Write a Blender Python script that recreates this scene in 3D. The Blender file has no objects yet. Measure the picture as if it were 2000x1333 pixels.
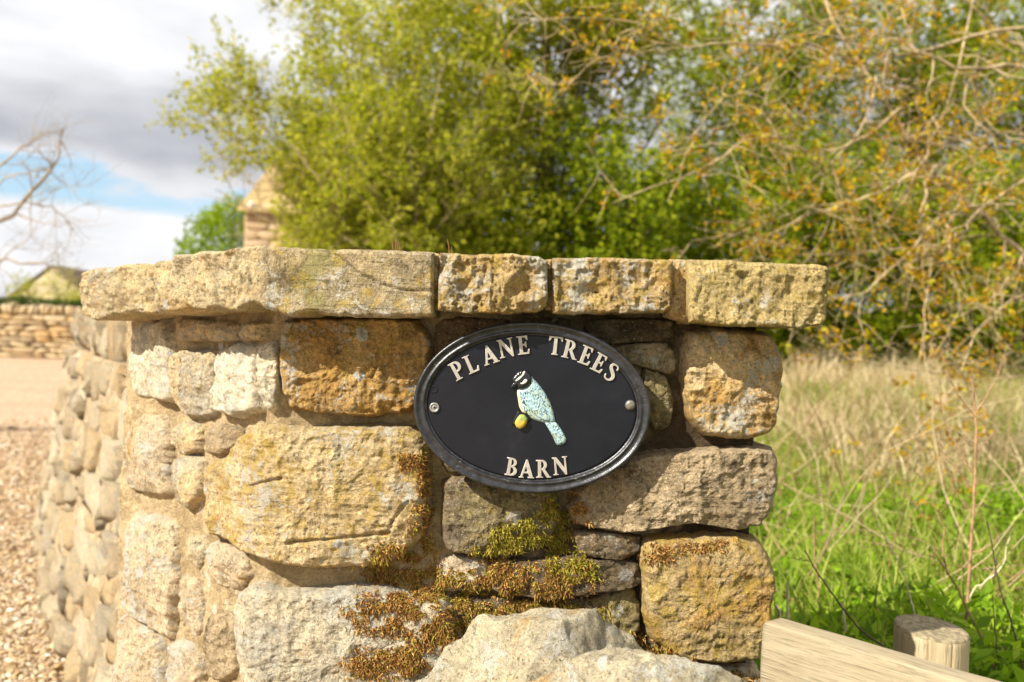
import bpy, math, random
import numpy as np
from mathutils import Matrix, Vector
from mathutils.bvhtree import BVHTree

# ------------------------------------------------------------------ camera, world, sun, exposure
SC = bpy.context.scene
COL = SC.collection
EYE = 1.05
ROLL, PITCH = 2.0, 0.28
LENS = 35.0
cam = bpy.data.cameras.new('camera')
cam.lens = LENS; cam.sensor_width = 36.0; cam.sensor_fit = 'HORIZONTAL'
cam.clip_start = 0.05; cam.clip_end = 2000.0
cam.dof.use_dof = True; cam.dof.focus_distance = 1.262; cam.dof.aperture_fstop = 5.2
cam_ob = bpy.data.objects.new('camera', cam); COL.objects.link(cam_ob)
CAMR = Matrix.Rotation(math.radians(90 - PITCH), 4, 'X') @ Matrix.Rotation(math.radians(ROLL), 4, 'Z')
cam_ob.matrix_world = Matrix.Translation((0, 0, EYE)) @ CAMR
SC.camera = cam_ob

SUN_DIR = Vector((-0.60, -0.47, 0.63)).normalized()          # towards the sun
SUN_ELEV = math.asin(SUN_DIR.z)
SUN_AZ = math.atan2(SUN_DIR.x, SUN_DIR.y)
world = bpy.data.worlds.new('World'); SC.world = world; world.use_nodes = True


def build_world():
    nt = world.node_tree; nt.nodes.clear()
    N, L = nt.nodes.new, nt.links.new
    out = N('ShaderNodeOutputWorld'); bg = N('ShaderNodeBackground')
    bg.inputs['Strength'].default_value = 0.10
    sky = N('ShaderNodeTexSky'); sky.sky_type = 'NISHITA'; sky.sun_disc = False
    sky.sun_elevation = SUN_ELEV; sky.sun_rotation = SUN_AZ
    tc = N('ShaderNodeTexCoord')
    sep = N('ShaderNodeSeparateXYZ'); L(tc.outputs['Generated'], sep.inputs[0])
    mp = N('ShaderNodeMapping'); mp.inputs['Scale'].default_value = (1, 1, 3.0)
    mp.inputs['Location'].default_value = (3.1, 1.7, 0.4)
    L(tc.outputs['Generated'], mp.inputs[0])
    n1 = N('ShaderNodeTexNoise'); n1.inputs['Scale'].default_value = 4.2; n1.inputs['Detail'].default_value = 7
    n1.inputs['Roughness'].default_value = 0.52
    L(mp.outputs[0], n1.inputs['Vector'])
    n2 = N('ShaderNodeTexNoise'); n2.inputs['Scale'].default_value = 9.0; n2.inputs['Detail'].default_value = 5
    L(mp.outputs[0], n2.inputs['Vector'])

    def math_(op, a, b, clamp=False):
        m = N('ShaderNodeMath'); m.operation = op; m.use_clamp = clamp
        for i, v in enumerate((a, b)):
            if isinstance(v, (int, float)): m.inputs[i].default_value = v
            else: L(v, m.inputs[i])
        return m.outputs[0]

    def ramp(fac, stops):
        r = N('ShaderNodeValToRGB'); r.color_ramp.interpolation = 'EASE'
        e = r.color_ramp.elements
        while len(e) < len(stops): e.new(0.5)
        for el, (p, c) in zip(e, stops):
            el.position = p; el.color = (c, c, c, 1) if isinstance(c, (int, float)) else (*c, 1)
        L(fac, r.inputs[0]); return r.outputs[0]
    # height in the sky, bent by the large noise so that the cloud decks have ragged edges
    zp = math_('ADD', sep.outputs[2], math_('MULTIPLY', math_('SUBTRACT', n1.outputs[0], 0.5), 0.10))
    cover_bias = ramp(zp, [(0.0, 0.66), (0.090, 0.66), (0.118, 0.33), (0.145, 0.60), (0.20, 0.75), (0.6, 0.64), (1.0, 0.58)])
    dens = math_('ADD', n1.outputs[0], math_('SUBTRACT', cover_bias, 0.5))
    cover = ramp(dens, [(0.36, 0.0), (0.56, 1.0)])
    tone = ramp(zp, [(0.0, 0.66), (0.05, 0.80), (0.100, 0.95), (0.135, 0.60), (0.168, 0.12), (0.205, 0.26), (0.25, 0.85), (0.33, 0.85), (0.45, 0.9), (0.7, 0.7), (1.0, 0.8)])
    tone2 = math_('ADD', tone, math_('MULTIPLY', math_('SUBTRACT', n2.outputs[0], 0.5), 1.05), True)
    shade = N('ShaderNodeMix'); shade.data_type = 'RGBA'
    shade.inputs['A'].default_value = (2.9, 3.0, 3.3, 1); shade.inputs['B'].default_value = (5.9, 5.9, 6.0, 1)
    L(tone2, shade.inputs['Factor'])
    lift = N('ShaderNodeMix'); lift.data_type = 'RGBA'; lift.inputs['Factor'].default_value = 0.5
    L(sky.outputs[0], lift.inputs['A']); lift.inputs['B'].default_value = (2.9, 4.4, 5.7, 1)
    mix = N('ShaderNodeMix'); mix.data_type = 'RGBA'
    L(cover, mix.inputs['Factor']); L(lift.outputs['Result'], mix.inputs['A']); L(shade.outputs['Result'], mix.inputs['B'])
    L(mix.outputs['Result'], bg.inputs['Color']); L(bg.outputs[0], out.inputs[0])


build_world()
sun = bpy.data.lights.new('sun', 'SUN'); sun.energy = 5.0; sun.angle = math.radians(0.53); sun.color = (1.0, 0.945, 0.85)
sun_ob = bpy.data.objects.new('sun', sun); COL.objects.link(sun_ob)
sun_ob.rotation_euler = (-SUN_DIR).to_track_quat('-Z', 'Y').to_euler()
sun_ob.location = (-6, -5, 8)
SC.view_settings.view_transform = 'Standard'; SC.view_settings.look = 'None'
SC.view_settings.gamma = 1.0; SC.view_settings.use_curve_mapping = False
SC.view_settings.exposure = 0.85
SC.render.engine = 'CYCLES'
SC.cycles.max_bounces = 6; SC.cycles.diffuse_bounces = 3; SC.cycles.transmission_bounces = 3

# ------------------------------------------------------------------ small maths
R3 = np.array(CAMR.to_3x3())
rnd = random.Random(7)
RS = np.random.RandomState(11)


def ray(px, py):
    """direction of a picture point, scaled so that y = 1 -> (dx, dz)"""
    f = LENS / 36.0 * 2000.0
    v = np.stack([(np.asarray(px, float) - 1000) / f, -(np.asarray(py, float) - 666.5) / f, -np.ones_like(np.asarray(px, float))], -1)
    d = v @ R3.T
    return d[..., 0] / d[..., 1], d[..., 2] / d[..., 1]


def at(px, py, Y):
    a, c = ray(px, py)
    return np.stack([a * Y, np.ones_like(a) * Y, EYE + c * Y], -1)


def sstep(a, b, x):
    t = np.clip((np.asarray(x, float) - a) / (b - a), 0, 1)
    return t * t * (3 - 2 * t)


def _hash(ix, iy, iz, seed):
    h = (ix.astype(np.uint64) * np.uint64(374761393) + iy.astype(np.uint64) * np.uint64(668265263)
         + iz.astype(np.uint64) * np.uint64(2147483647) + np.uint64(seed * 1274126177 + 12345)) & np.uint64(0xFFFFFFFF)
    h = ((h ^ (h >> np.uint64(13))) * np.uint64(1274126177)) & np.uint64(0xFFFFFFFF)
    h = ((h ^ (h >> np.uint64(15))) * np.uint64(2246822519)) & np.uint64(0xFFFFFFFF)
    h = h ^ (h >> np.uint64(16))
    return (h & np.uint64(0xFFFFFF)).astype(float) / float(0xFFFFFF)


def vnoise(p, seed=0):
    p = np.asarray(p, float) + 1000.0
    i = np.floor(p).astype(np.int64); f = p - i
    f = f * f * f * (f * (f * 6 - 15) + 10)
    x, y, z = i[..., 0], i[..., 1], i[..., 2]
    fx, fy, fz = f[..., 0], f[..., 1], f[..., 2]
    r = 0
    for dx in (0, 1):
        wx = fx if dx else 1 - fx
        for dy in (0, 1):
            wy = fy if dy else 1 - fy
            for dz in (0, 1):
                wz = fz if dz else 1 - fz
                r = r + wx * wy * wz * _hash(x + dx, y + dy, z + dz, seed)
    return r * 2 - 1


def fbm(p, seed=0, octv=5, gain=0.5, ridged=False):
    p = np.asarray(p, float); s = 0; a = 1.0; t = 0
    for o in range(octv):
        n = vnoise(p, seed + o * 17)
        if ridged: n = 1 - 2 * np.abs(n)
        s = s + a * n; t += a; a *= gain; p = p * 2.03 + 5.3
    return s / t


def add_mesh(name, verts, faces, mats=None, smooth=True, parent=None, matidx=None, origin=None):
    """verts (n,3); faces a list of arrays (m,k) of equal-size faces or python tuples"""
    verts = np.asarray(verts, float)
    if origin is not None: verts = verts - np.asarray(origin, float)
    me = bpy.data.meshes.new(name)
    arrs = [np.asarray(f, np.int32) for f in (faces if isinstance(faces, list) else [faces]) if len(f)]
    nl = sum(a.size for a in arrs); npoly = sum(len(a) for a in arrs)
    me.vertices.add(len(verts)); me.vertices.foreach_set('co', verts.astype(np.float32).ravel())
    me.loops.add(nl); me.loops.foreach_set('vertex_index', np.concatenate([a.ravel() for a in arrs]))
    me.polygons.add(npoly)
    tot = np.concatenate([np.full(len(a), a.shape[1], np.int32) for a in arrs])
    st = np.concatenate([[0], np.cumsum(tot)[:-1]]).astype(np.int32)
    me.polygons.foreach_set('loop_start', st); me.polygons.foreach_set('loop_total', tot)
    if matidx is not None: me.polygons.foreach_set('material_index', np.asarray(matidx, np.int32))
    me.polygons.foreach_set('use_smooth', np.full(npoly, smooth, bool))
    me.update(calc_edges=True); me.validate()
    for m in (mats if isinstance(mats, (list, tuple)) else [mats]):
        if m: me.materials.append(m)
    ob = bpy.data.objects.new(name, me); COL.objects.link(ob)
    if origin is not None: ob.location = Vector([float(v) for v in origin])
    if parent is not None: ob.parent = parent
    return ob


def tag(o, label=None, cat=None, group=None, kind=None):
    if label: o['label'] = label
    if cat: o['category'] = cat
    if group: o['group'] = group
    if kind: o['kind'] = kind
    return o


def empty(name, label, cat, group=None):
    o = bpy.data.objects.new(name, None); COL.objects.link(o)
    o.empty_display_size = 0.1
    return tag(o, label, cat, group)


# ------------------------------------------------------------------ materials
def new_mat(name):
    m = bpy.data.materials.new(name); m.use_nodes = True
    nt = m.node_tree; nt.nodes.clear()
    out = nt.nodes.new('ShaderNodeOutputMaterial'); b = nt.nodes.new('ShaderNodeBsdfPrincipled')
    nt.links.new(b.outputs[0], out.inputs[0])
    b.inputs['Roughness'].default_value = 0.9
    b.inputs['Specular IOR Level'].default_value = 0.25
    return m, nt, b, out


class NB:
    def __init__(s, nt): s.nt = nt
    def n(s, t): return s.nt.nodes.new(t)
    def l(s, a, b): s.nt.links.new(a, b)
    def put(s, sock, v):
        if isinstance(v, bpy.types.NodeSocket): s.l(v, sock)
        elif isinstance(v, (tuple, list)): sock.default_value = (*v, 1) if len(v) == 3 and sock.type == 'RGBA' else v
        else: sock.default_value = v
    def math(s, op, a, b=0.0, clamp=False):
        m = s.n('ShaderNodeMath'); m.operation = op; m.use_clamp = clamp
        s.put(m.inputs[0], a); s.put(m.inputs[1], b); return m.outputs[0]
    def noise(s, vec, scale, detail=4, rough=0.55, dist=0.0):
        m = s.n('ShaderNodeTexNoise'); s.l(vec, m.inputs['Vector'])
        m.inputs['Scale'].default_value = scale; m.inputs['Detail'].default_value = detail
        m.inputs['Roughness'].default_value = rough; m.inputs['Distortion'].default_value = dist
        return m.outputs[0]
    def voro(s, vec, scale, out='Distance', feature='F1'):
        m = s.n('ShaderNodeTexVoronoi'); m.feature = feature; s.l(vec, m.inputs['Vector'])
        m.inputs['Scale'].default_value = scale; return m.outputs[out]
    def ss(s, x, a, b):
        m = s.n('ShaderNodeMapRange'); m.interpolation_type = 'SMOOTHSTEP'
        s.put(m.inputs['Value'], x); s.put(m.inputs['From Min'], a); s.put(m.inputs['From Max'], b)
        return m.outputs['Result']
    def mix(s, f, a, b, mode='MIX'):
        m = s.n('ShaderNodeMix'); m.data_type = 'RGBA'; m.blend_type = mode
        s.put(m.inputs['Factor'], f); s.put(m.inputs['A'], a); s.put(m.inputs['B'], b)
        return m.outputs['Result']
    def ramp(s, f, stops, interp='LINEAR'):
        r = s.n('ShaderNodeValToRGB'); r.color_ramp.interpolation = interp
        e = r.color_ramp.elements
        while len(e) < len(stops): e.new(0.5)
        for el, (p, c) in zip(e, stops):
            el.position = p; el.color = (*c, 1) if len(c) == 3 else c
        s.l(f, r.inputs[0]); return r.outputs[0]
    def bump(s, h, strength, dist, prev=None):
        b = s.n('ShaderNodeBump'); b.inputs['Strength'].default_value = strength; b.inputs['Distance'].default_value = dist
        s.l(h, b.inputs['Height'])
        if prev is not None: s.l(prev, b.inputs['Normal'])
        return b.outputs[0]


def stone_group():
    g = bpy.data.node_groups.new('stone_look', 'ShaderNodeTree')
    I = g.interface
    for nm, ty, dv in (('Vector', 'NodeSocketVector', None), ('A', 'NodeSocketColor', None), ('B', 'NodeSocketColor', None),
                       ('Ochre', 'NodeSocketFloat', 0.3), ('Dark', 'NodeSocketFloat', 0.3), ('White', 'NodeSocketFloat', 0.3),
                       ('Yellow', 'NodeSocketFloat', 0.2), ('Layers', 'NodeSocketFloat', 0.0), ('Relief', 'NodeSocketFloat', 1.0)):
        sk = I.new_socket(nm, in_out='INPUT', socket_type=ty)
        if dv is not None: sk.default_value = dv
    I.new_socket('Color', in_out='OUTPUT', socket_type='NodeSocketColor')
    I.new_socket('Height', in_out='OUTPUT', socket_type='NodeSocketFloat')
    I.new_socket('Fine', in_out='OUTPUT', socket_type='NodeSocketFloat')
    q = NB(g); gi = g.nodes.new('NodeGroupInput'); go = g.nodes.new('NodeGroupOutput')
    v = gi.outputs['Vector']
    big = q.noise(v, 11, 5, 0.6); mid = q.noise(v, 34, 6, 0.65); fine = q.noise(v, 230, 5, 0.7); grain = q.noise(v, 700, 2, 0.6)
    c = q.mix(q.ss(q.math('ADD', q.math('MULTIPLY', big, 0.6), q.math('MULTIPLY', mid, 0.4)), 0.38, 0.62), gi.outputs['A'], gi.outputs['B'])
    # iron staining
    vo = q.n('ShaderNodeVectorMath'); vo.operation = 'ADD'; q.l(v, vo.inputs[0]); vo.inputs[1].default_value = (7, 3, 5); vo = vo.outputs[0]
    oc = q.noise(vo, 14, 6, 0.62, 0.4)
    of = q.ss(q.math('ADD', oc, q.math('MULTIPLY', q.math('SUBTRACT', gi.outputs['Ochre'], 0.5), 0.5)), 0.46, 0.62)
    c = q.mix(q.math('MULTIPLY', of, 0.85), c, (0.43, 0.24, 0.065))
    # bedding layers
    st = q.n('ShaderNodeMapping'); q.l(v, st.inputs[0]); st.inputs['Scale'].default_value = (0.18, 0.18, 1.6)
    sn = q.noise(st.outputs[0], 55, 5, 0.6, 0.6)
    c = q.mix(q.math('MULTIPLY', gi.outputs['Layers'], q.ss(sn, 0.45, 0.7)), c, (0.16, 0.11, 0.05))
    # dark weathering
    dk = q.noise(vo, 24, 7, 0.72)
    df = q.ss(q.math('ADD', dk, q.math('MULTIPLY', q.math('SUBTRACT', gi.outputs['Dark'], 0.5), 0.5)), 0.46, 0.66)
    c = q.mix(q.math('MULTIPLY', df, 0.8), c, (0.070, 0.050, 0.026))
    # fine grain
    gv = q.math('MINIMUM', 1.8, q.math('MAXIMUM', 0.16, q.math('ADD', -0.98, q.math('ADD', q.math('MULTIPLY', fine, 1.95), q.math('ADD', q.math('MULTIPLY', grain, 0.45), q.math('MULTIPLY', q.noise(v, 55, 7, 0.78), 1.80))))))
    gm = q.n('ShaderNodeCombineXYZ')
    for k in range(3): q.l(gv, gm.inputs[k])
    c = q.mix(1.0, c, gm.outputs[0], 'MULTIPLY')
    # dark pits
    pit = q.ss(q.noise(v, 130, 5, 0.7), 0.57, 0.68)
    c = q.mix(q.math('MULTIPLY', pit, 0.65), c, (0.06, 0.042, 0.02))
    # crusty white lichen in broken flecks
    wp = q.noise(vo, 17, 4, 0.6); wf = q.noise(v, 120, 7, 0.8)
    wl = q.ss(q.math('ADD', q.math('MULTIPLY', wp, 0.55), q.math('ADD', q.math('MULTIPLY', wf, 0.55),
              q.math('MULTIPLY', q.math('SUBTRACT', gi.outputs['White'], 0.5), 0.32))), 0.575, 0.63)
    c = q.mix(q.math('MULTIPLY', wl, 0.9), c, (0.62, 0.58, 0.47))
    sk = q.ss(q.noise(vo, 310, 2, .5), .64, .69); c = q.mix(q.math('MULTIPLY', sk, q.math('MULTIPLY', q.ss(q.noise(v, 20, 3), .40, .60), .75)), c, (0.74, 0.68, 0.54))
    dk2 = q.ss(q.noise(v, 290, 3, .6), .60, .67); c = q.mix(q.math('MULTIPLY', dk2, .6), c, (0.10, 0.065, 0.03))
    # round lichen spots
    sp = q.n('ShaderNodeVectorMath'); sp.operation = 'ADD'; q.l(v, sp.inputs[0])
    wob = q.n('ShaderNodeTexNoise'); q.l(v, wob.inputs['Vector']); wob.inputs['Scale'].default_value = 90
    sc_ = q.n('ShaderNodeVectorMath'); sc_.operation = 'SCALE'; q.l(wob.outputs['Color'], sc_.inputs[0]); sc_.inputs['Scale'].default_value = 0.012
    q.l(sc_.outputs[0], sp.inputs[1])
    vr = q.n('ShaderNodeTexVoronoi'); q.l(sp.outputs[0], vr.inputs['Vector']); vr.inputs['Scale'].default_value = 24
    pick = q.n('ShaderNodeSeparateColor'); q.l(vr.outputs['Color'], pick.inputs[0])
    rad = q.math('MULTIPLY', q.math('SUBTRACT', pick.outputs[0], 0.72), 0.9)
    disc = q.ss(q.math('SUBTRACT', rad, vr.outputs['Distance']), 0.0, 0.03)
    c = q.mix(q.math('MULTIPLY', disc, q.ss(gi.outputs['White'], 0.1, 0.5)), c, (0.60, 0.58, 0.50))
    # yellow lichen
    yl = q.ss(q.math('ADD', q.noise(vo, 40, 6, 0.72), q.math('MULTIPLY', q.math('SUBTRACT', gi.outputs['Yellow'], 0.5), 0.35)), 0.53, 0.62)
    c = q.mix(q.math('MULTIPLY', yl, 0.62), c, (0.50, 0.34, 0.055))
    h = q.math('ADD', q.math('MULTIPLY', mid, 0.55), q.math('MULTIPLY', q.noise(v, 90, 8, 0.72), 0.75))
    h = q.math('ADD', h, q.math('MULTIPLY', q.math('MULTIPLY', gi.outputs['Layers'], sn), 0.8))
    h = q.math('SUBTRACT', h, q.math('MULTIPLY', pit, 0.12))
    h = q.math('ADD', h, q.math('MULTIPLY', wl, 0.06))
    q.l(c, go.inputs['Color']); q.l(q.math('MULTIPLY', h, gi.outputs['Relief']), go.inputs['Height'])
    q.l(q.math('ADD', fine, grain), go.inputs['Fine'])
    return g


SG = stone_group()


def stone_mat(name, A, B, ochre=0.3, dark=0.3, white=0.3, yellow=0.2, layers=0.0, relief=1.0, tint_random=0.0, scale=1.0):
    m, nt, b, out = new_mat(name); q = NB(nt)
    tc = q.n('ShaderNodeTexCoord'); oi = q.n('ShaderNodeObjectInfo')
    vec = tc.outputs['Object']
    if scale != 1.0:
        s = q.n('ShaderNodeVectorMath'); s.operation = 'SCALE'; s.inputs['Scale'].default_value = scale; q.l(vec, s.inputs[0]); vec = s.outputs[0]
    off = q.n('ShaderNodeVectorMath'); off.operation = 'ADD'; q.l(vec, off.inputs[0])
    rv = q.n('ShaderNodeCombineXYZ')
    for k, f in enumerate((31.0, 57.0, 83.0)): q.l(q.math('MULTIPLY', oi.outputs['Random'], f), rv.inputs[k])
    q.l(rv.outputs[0], off.inputs[1])
    g = q.n('ShaderNodeGroup'); g.node_tree = SG
    q.l(off.outputs[0], g.inputs['Vector'])
    q.put(g.inputs['A'], A); q.put(g.inputs['B'], B)
    for k, v in (('Ochre', ochre), ('Dark', dark), ('White', white), ('Yellow', yellow), ('Layers', layers), ('Relief', relief)):
        g.inputs[k].default_value = v
    c = g.outputs['Color']
    if tint_random:
        c = q.mix(tint_random, c, q.ramp(oi.outputs['Random'], [(0.0, (0.80, 0.72, 0.60)), (0.25, (0.66, 0.56, 0.42)), (0.5, (1.0, 0.95, 0.85)), (0.7, (0.85, 0.66, 0.42)), (0.85, (0.62, 0.58, 0.53)), (1.0, (1.0, 0.92, 0.72))], 'CONSTANT'), 'MULTIPLY')
    q.l(c, b.inputs['Base Color'])
    n1 = q.bump(g.outputs['Height'], 1.0, 0.0125)
    n2 = q.bump(g.outputs['Fine'], 1.0, 0.0030, n1)
    q.l(n2, b.inputs['Normal'])
    b.inputs['Roughness'].default_value = 0.95; b.inputs['Specular IOR Level'].default_value = 0.15
    return m


TAN = (0.52, 0.37, 0.165); PALE = (0.68, 0.565, 0.37); GREY = (0.44, 0.39, 0.29); OCH = (0.56, 0.36, 0.12)
BROWN = (0.26, 0.175, 0.085); OLIVE = (0.36, 0.29, 0.12); SAND = (0.68, 0.51, 0.265); DUSK = (0.21, 0.165, 0.105)
M = {}
M['pale'] = stone_mat('pale_sandstone', (0.86, 0.76, 0.56), PALE, 0.15, 0.12, 0.55, 0.25)
M['greyround'] = stone_mat('grey_sandstone', GREY, SAND, 0.25, 0.25, 0.45, 0.25)
M['orange'] = stone_mat('iron_stained_sandstone', OCH, (0.44, 0.27, 0.10), 0.58, 0.36, 0.46, 0.42, relief=1.25)
M['bigtan'] = stone_mat('honey_sandstone', (0.74, 0.57, 0.32), TAN, 0.28, 0.22, 0.46, 0.58, layers=0.30)
M['bigpale'] = stone_mat('pale_grey_sandstone', PALE, GREY, 0.18, 0.22, 0.55, 0.2)
M['darkstone'] = stone_mat('weathered_dark_sandstone', DUSK, BROWN, 0.32, 0.55, 0.25, 0.2, relief=1.2)
M['rightpale'] = stone_mat('flecked_sandstone', (0.76, 0.58, 0.33), OCH, 0.44, 0.22, 0.50, 0.3, relief=1.25)
M['greybrown'] = stone_mat('grey_brown_gritstone', (0.34, 0.25, 0.14), (0.54, 0.41, 0.24), 0.2, 0.44, 0.34, 0.22, relief=1.1)
M['ochrebig'] = stone_mat('ochre_gritstone', (0.60, 0.44, 0.19), (0.40, 0.28, 0.13), 0.44, 0.30, 0.28, 0.60, relief=1.15)
M['mossystone'] = stone_mat('olive_stained_gritstone', OLIVE, DUSK, 0.3, 0.52, 0.30, 0.40)
M['sidebrown'] = stone_mat('buff_side_stone', (0.66, 0.52, 0.33), (0.50, 0.38, 0.23), 0.28, 0.20, 0.56, 0.30)
M['sawn'] = stone_mat('sawn_coping_stone', (0.45, 0.345, 0.18), (0.33, 0.26, 0.15), 0.16, 0.44, 0.48, 0.50, relief=0.35)
M['riven'] = stone_mat('riven_coping_stone', SAND, (0.52, 0.42, 0.25), 0.30, 0.28, 0.42, 0.25, layers=0.2, relief=1.2)
M['capflecked'] = stone_mat('lichen_covered_coping', TAN, (0.50, 0.34, 0.13), 0.42, 0.46, 0.58, 0.50, relief=1.2)
M['capolive'] = stone_mat('olive_coping_stone', (0.54, 0.41, 0.17), (0.47, 0.35, 0.14), 0.22, 0.26, 0.34, 0.36, relief=1.0)
M['boulder'] = stone_mat('smooth_boulder', (0.58, 0.49, 0.32), (0.40, 0.34, 0.22), 0.28, 0.30, 0.50, 0.2, relief=0.9)
M['wallstone'] = stone_mat('field_wall_stone', (0.80, 0.66, 0.44), (0.60, 0.52, 0.38), 0.28, 0.28, 0.60, 0.25, tint_random=0.7, scale=0.7)
M['farstone'] = stone_mat('distant_wall_stone', (0.56, 0.46, 0.31), (0.46, 0.36, 0.22), 0.22, 0.25, 0.3, 0.3, tint_random=0.85, scale=0.3)


def mortar_mat(name, A, B, chips=0.5, dark=0.0):
    m, nt, b, out = new_mat(name); q = NB(nt)
    tc = q.n('ShaderNodeTexCoord'); v = tc.outputs['Object']
    n1 = q.noise(v, 22, 6, 0.65); n2 = q.noise(v, 260, 5, 0.75)
    c = q.mix(q.ss(n1, 0.4, 0.62), A, B)
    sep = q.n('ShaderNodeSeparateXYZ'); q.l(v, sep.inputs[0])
    # mortar darkened in noisy patches from the plaque towards the right
    right_dark = q.math('MULTIPLY', q.ss(sep.outputs[0], -0.12, 0.06), q.ss(q.noise(v, 9, 5, 0.6), 0.30, 0.55))
    c = q.mix(q.math('MULTIPLY', right_dark, dark), c, (0.080, 0.054, 0.030))
    g = q.math('ADD', -0.25, q.math('ADD', q.math('MULTIPLY', n2, 1.5), q.math('MULTIPLY', q.noise(v, 60, 6, .75), .9))); gm = q.n('ShaderNodeCombineXYZ')
    for k in range(3): q.l(g, gm.inputs[k])
    c = q.mix(1.0, c, gm.outputs[0], 'MULTIPLY')
    vr = q.n('ShaderNodeTexVoronoi'); mp = q.n('ShaderNodeMapping'); mp.inputs['Scale'].default_value = (1, 1, 0.6); mp.inputs['Rotation'].default_value = (0.2, 0.5, 0.1)
    q.l(v, mp.inputs[0]); q.l(mp.outputs[0], vr.inputs['Vector']); vr.inputs['Scale'].default_value = 88
    pk = q.n('ShaderNodeSeparateColor'); q.l(vr.outputs['Color'], pk.inputs[0])
    ch = q.ss(q.math('SUBTRACT', q.math('MULTIPLY', q.math('SUBTRACT', pk.outputs[0], 1.0 - 0.3 * chips), 1.6), vr.outputs['Distance']), 0.0, 0.04)
    ch = q.math('MULTIPLY', q.math('MULTIPLY', ch, .8), q.math('MULTIPLY', q.ss(sep.outputs[0], -0.10, -0.26), q.ss(q.noise(v, 13, 3), .50, .60)))
    c = q.mix(ch, c, (0.78, 0.72, 0.58))
    q.l(c, b.inputs['Base Color'])
    h = q.math('ADD', q.noise(v, 70, 7, 0.7), q.math('MULTIPLY', n2, 0.35))
    q.l(q.bump(h, 1.0, 0.016), b.inputs['Normal'])
    b.inputs['Roughness'].default_value = 0.97; b.inputs['Specular IOR Level'].default_value = 0.1
    return m


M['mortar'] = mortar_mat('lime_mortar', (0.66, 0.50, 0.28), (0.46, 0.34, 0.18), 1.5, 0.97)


def flat_mat(name, col, rough=0.6, spec=0.4, noise=0.0, nscale=60, bump=0.0, metallic=0.0):
    m, nt, b, out = new_mat(name); q = NB(nt)
    b.inputs['Roughness'].default_value = rough; b.inputs['Specular IOR Level'].default_value = spec
    b.inputs['Metallic'].default_value = metallic
    if noise or bump:
        tc = q.n('ShaderNodeTexCoord'); n = q.noise(tc.outputs['Object'], nscale, 6, 0.65)
        if noise:
            d = tuple(x * (1 - noise) for x in col); u = tuple(min(1, x * (1 + noise)) for x in col)
            q.l(q.mix(q.ss(n, 0.35, 0.65), d, u), b.inputs['Base Color'])
        else: b.inputs['Base Color'].default_value = (*col, 1)
        if bump: q.l(q.bump(n, 1.0, bump), b.inputs['Normal'])
    else: b.inputs['Base Color'].default_value = (*col, 1)
    return m


def leaf_mat(name, stops, trans=0.45, rough=0.55):
    m = bpy.data.materials.new(name); m.use_nodes = True; nt = m.node_tree; nt.nodes.clear(); q = NB(nt)
    out = q.n('ShaderNodeOutputMaterial'); ge = q.n('ShaderNodeNewGeometry')
    c = q.ramp(ge.outputs['Random Per Island'], stops)
    b = q.n('ShaderNodeBsdfPrincipled'); q.l(c, b.inputs['Base Color']); b.inputs['Roughness'].default_value = rough
    b.inputs['Specular IOR Level'].default_value = 0.08
    t = q.n('ShaderNodeBsdfTranslucent'); q.l(q.mix(1.0, c, (1.25, 1.3, 0.6), 'MULTIPLY'), t.inputs['Color'])
    ms = q.n('ShaderNodeMixShader'); ms.inputs[0].default_value = trans
    q.l(b.outputs[0], ms.inputs[1]); q.l(t.outputs[0], ms.inputs[2]); q.l(ms.outputs[0], out.inputs[0])
    return m


M['bark_grey'] = flat_mat('grey_bark', (0.15, 0.115, 0.07), 0.9, 0.2, 0.4, 20, 0.01)
M['bark_pale'] = flat_mat('pale_tan_bark', (0.42, 0.31, 0.17), 0.85, 0.2, 0.45, 14, 0.004)
M['bark_dead'] = flat_mat('dry_grey_bark', (0.34, 0.27, 0.18), 0.85, 0.2, 0.3, 10, 0.004)

# ------------------------------------------------------------------ the pier's plan curve and its mapping
VX, VY = -0.322, 1.30
D45 = np.array([-math.sqrt(.5), math.sqrt(.5)])
N45 = np.array([-math.sqrt(.5), -math.sqrt(.5)])


def plan_curve(off, r=0.05):
    """points and outward normals from far left along the side face, round the corner and along the front face"""
    r = r + max(off, -0.04); th = math.radians(45)
    v = np.array([VX, VY]) + off * np.array([-math.tan(th / 2), -1.0])     # offset corner
    t0 = r * math.tan(th / 2)
    ts = np.linspace(1.1, t0, 300)
    left = v + ts[:, None] * D45; nl = np.repeat(N45[None], len(ts), 0)
    c = v + np.array([t0, 0]) + np.array([0, r])
    ang = np.linspace(math.radians(225), math.radians(270), 40)[1:-1]
    arc = c + r * np.stack([np.cos(ang), np.sin(ang)], 1); na = np.stack([np.cos(ang), np.sin(ang)], 1)
    xs = np.linspace(v[0] + t0, 0.75, 300); fr = np.stack([xs, np.full_like(xs, v[1])], 1); nf = np.repeat(np.array([[0, -1.0]]), len(xs), 0)
    return np.concatenate([left, arc, fr]), np.concatenate([nl, na, nf])


_pc = {}


def surf(px, py, off=0.0):
    if off not in _pc:
        p, n = plan_curve(off); a = p[:, 0] / p[:, 1]
        _pc[off] = (a, p, n)
    a, p, n = _pc[off]
    ra, rc = ray(px, py)
    X = np.interp(ra, a, p[:, 0]); Y = np.interp(ra, a, p[:, 1])
    nx = np.interp(ra, a, n[:, 0]); ny = np.interp(ra, a, n[:, 1])
    Z = EYE + rc * Y
    nn = np.stack([nx, ny, np.zeros_like(nx)], -1)
    return np.stack([X, Y, Z], -1), nn / np.linalg.norm(nn, axis=-1, keepdims=True)


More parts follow.
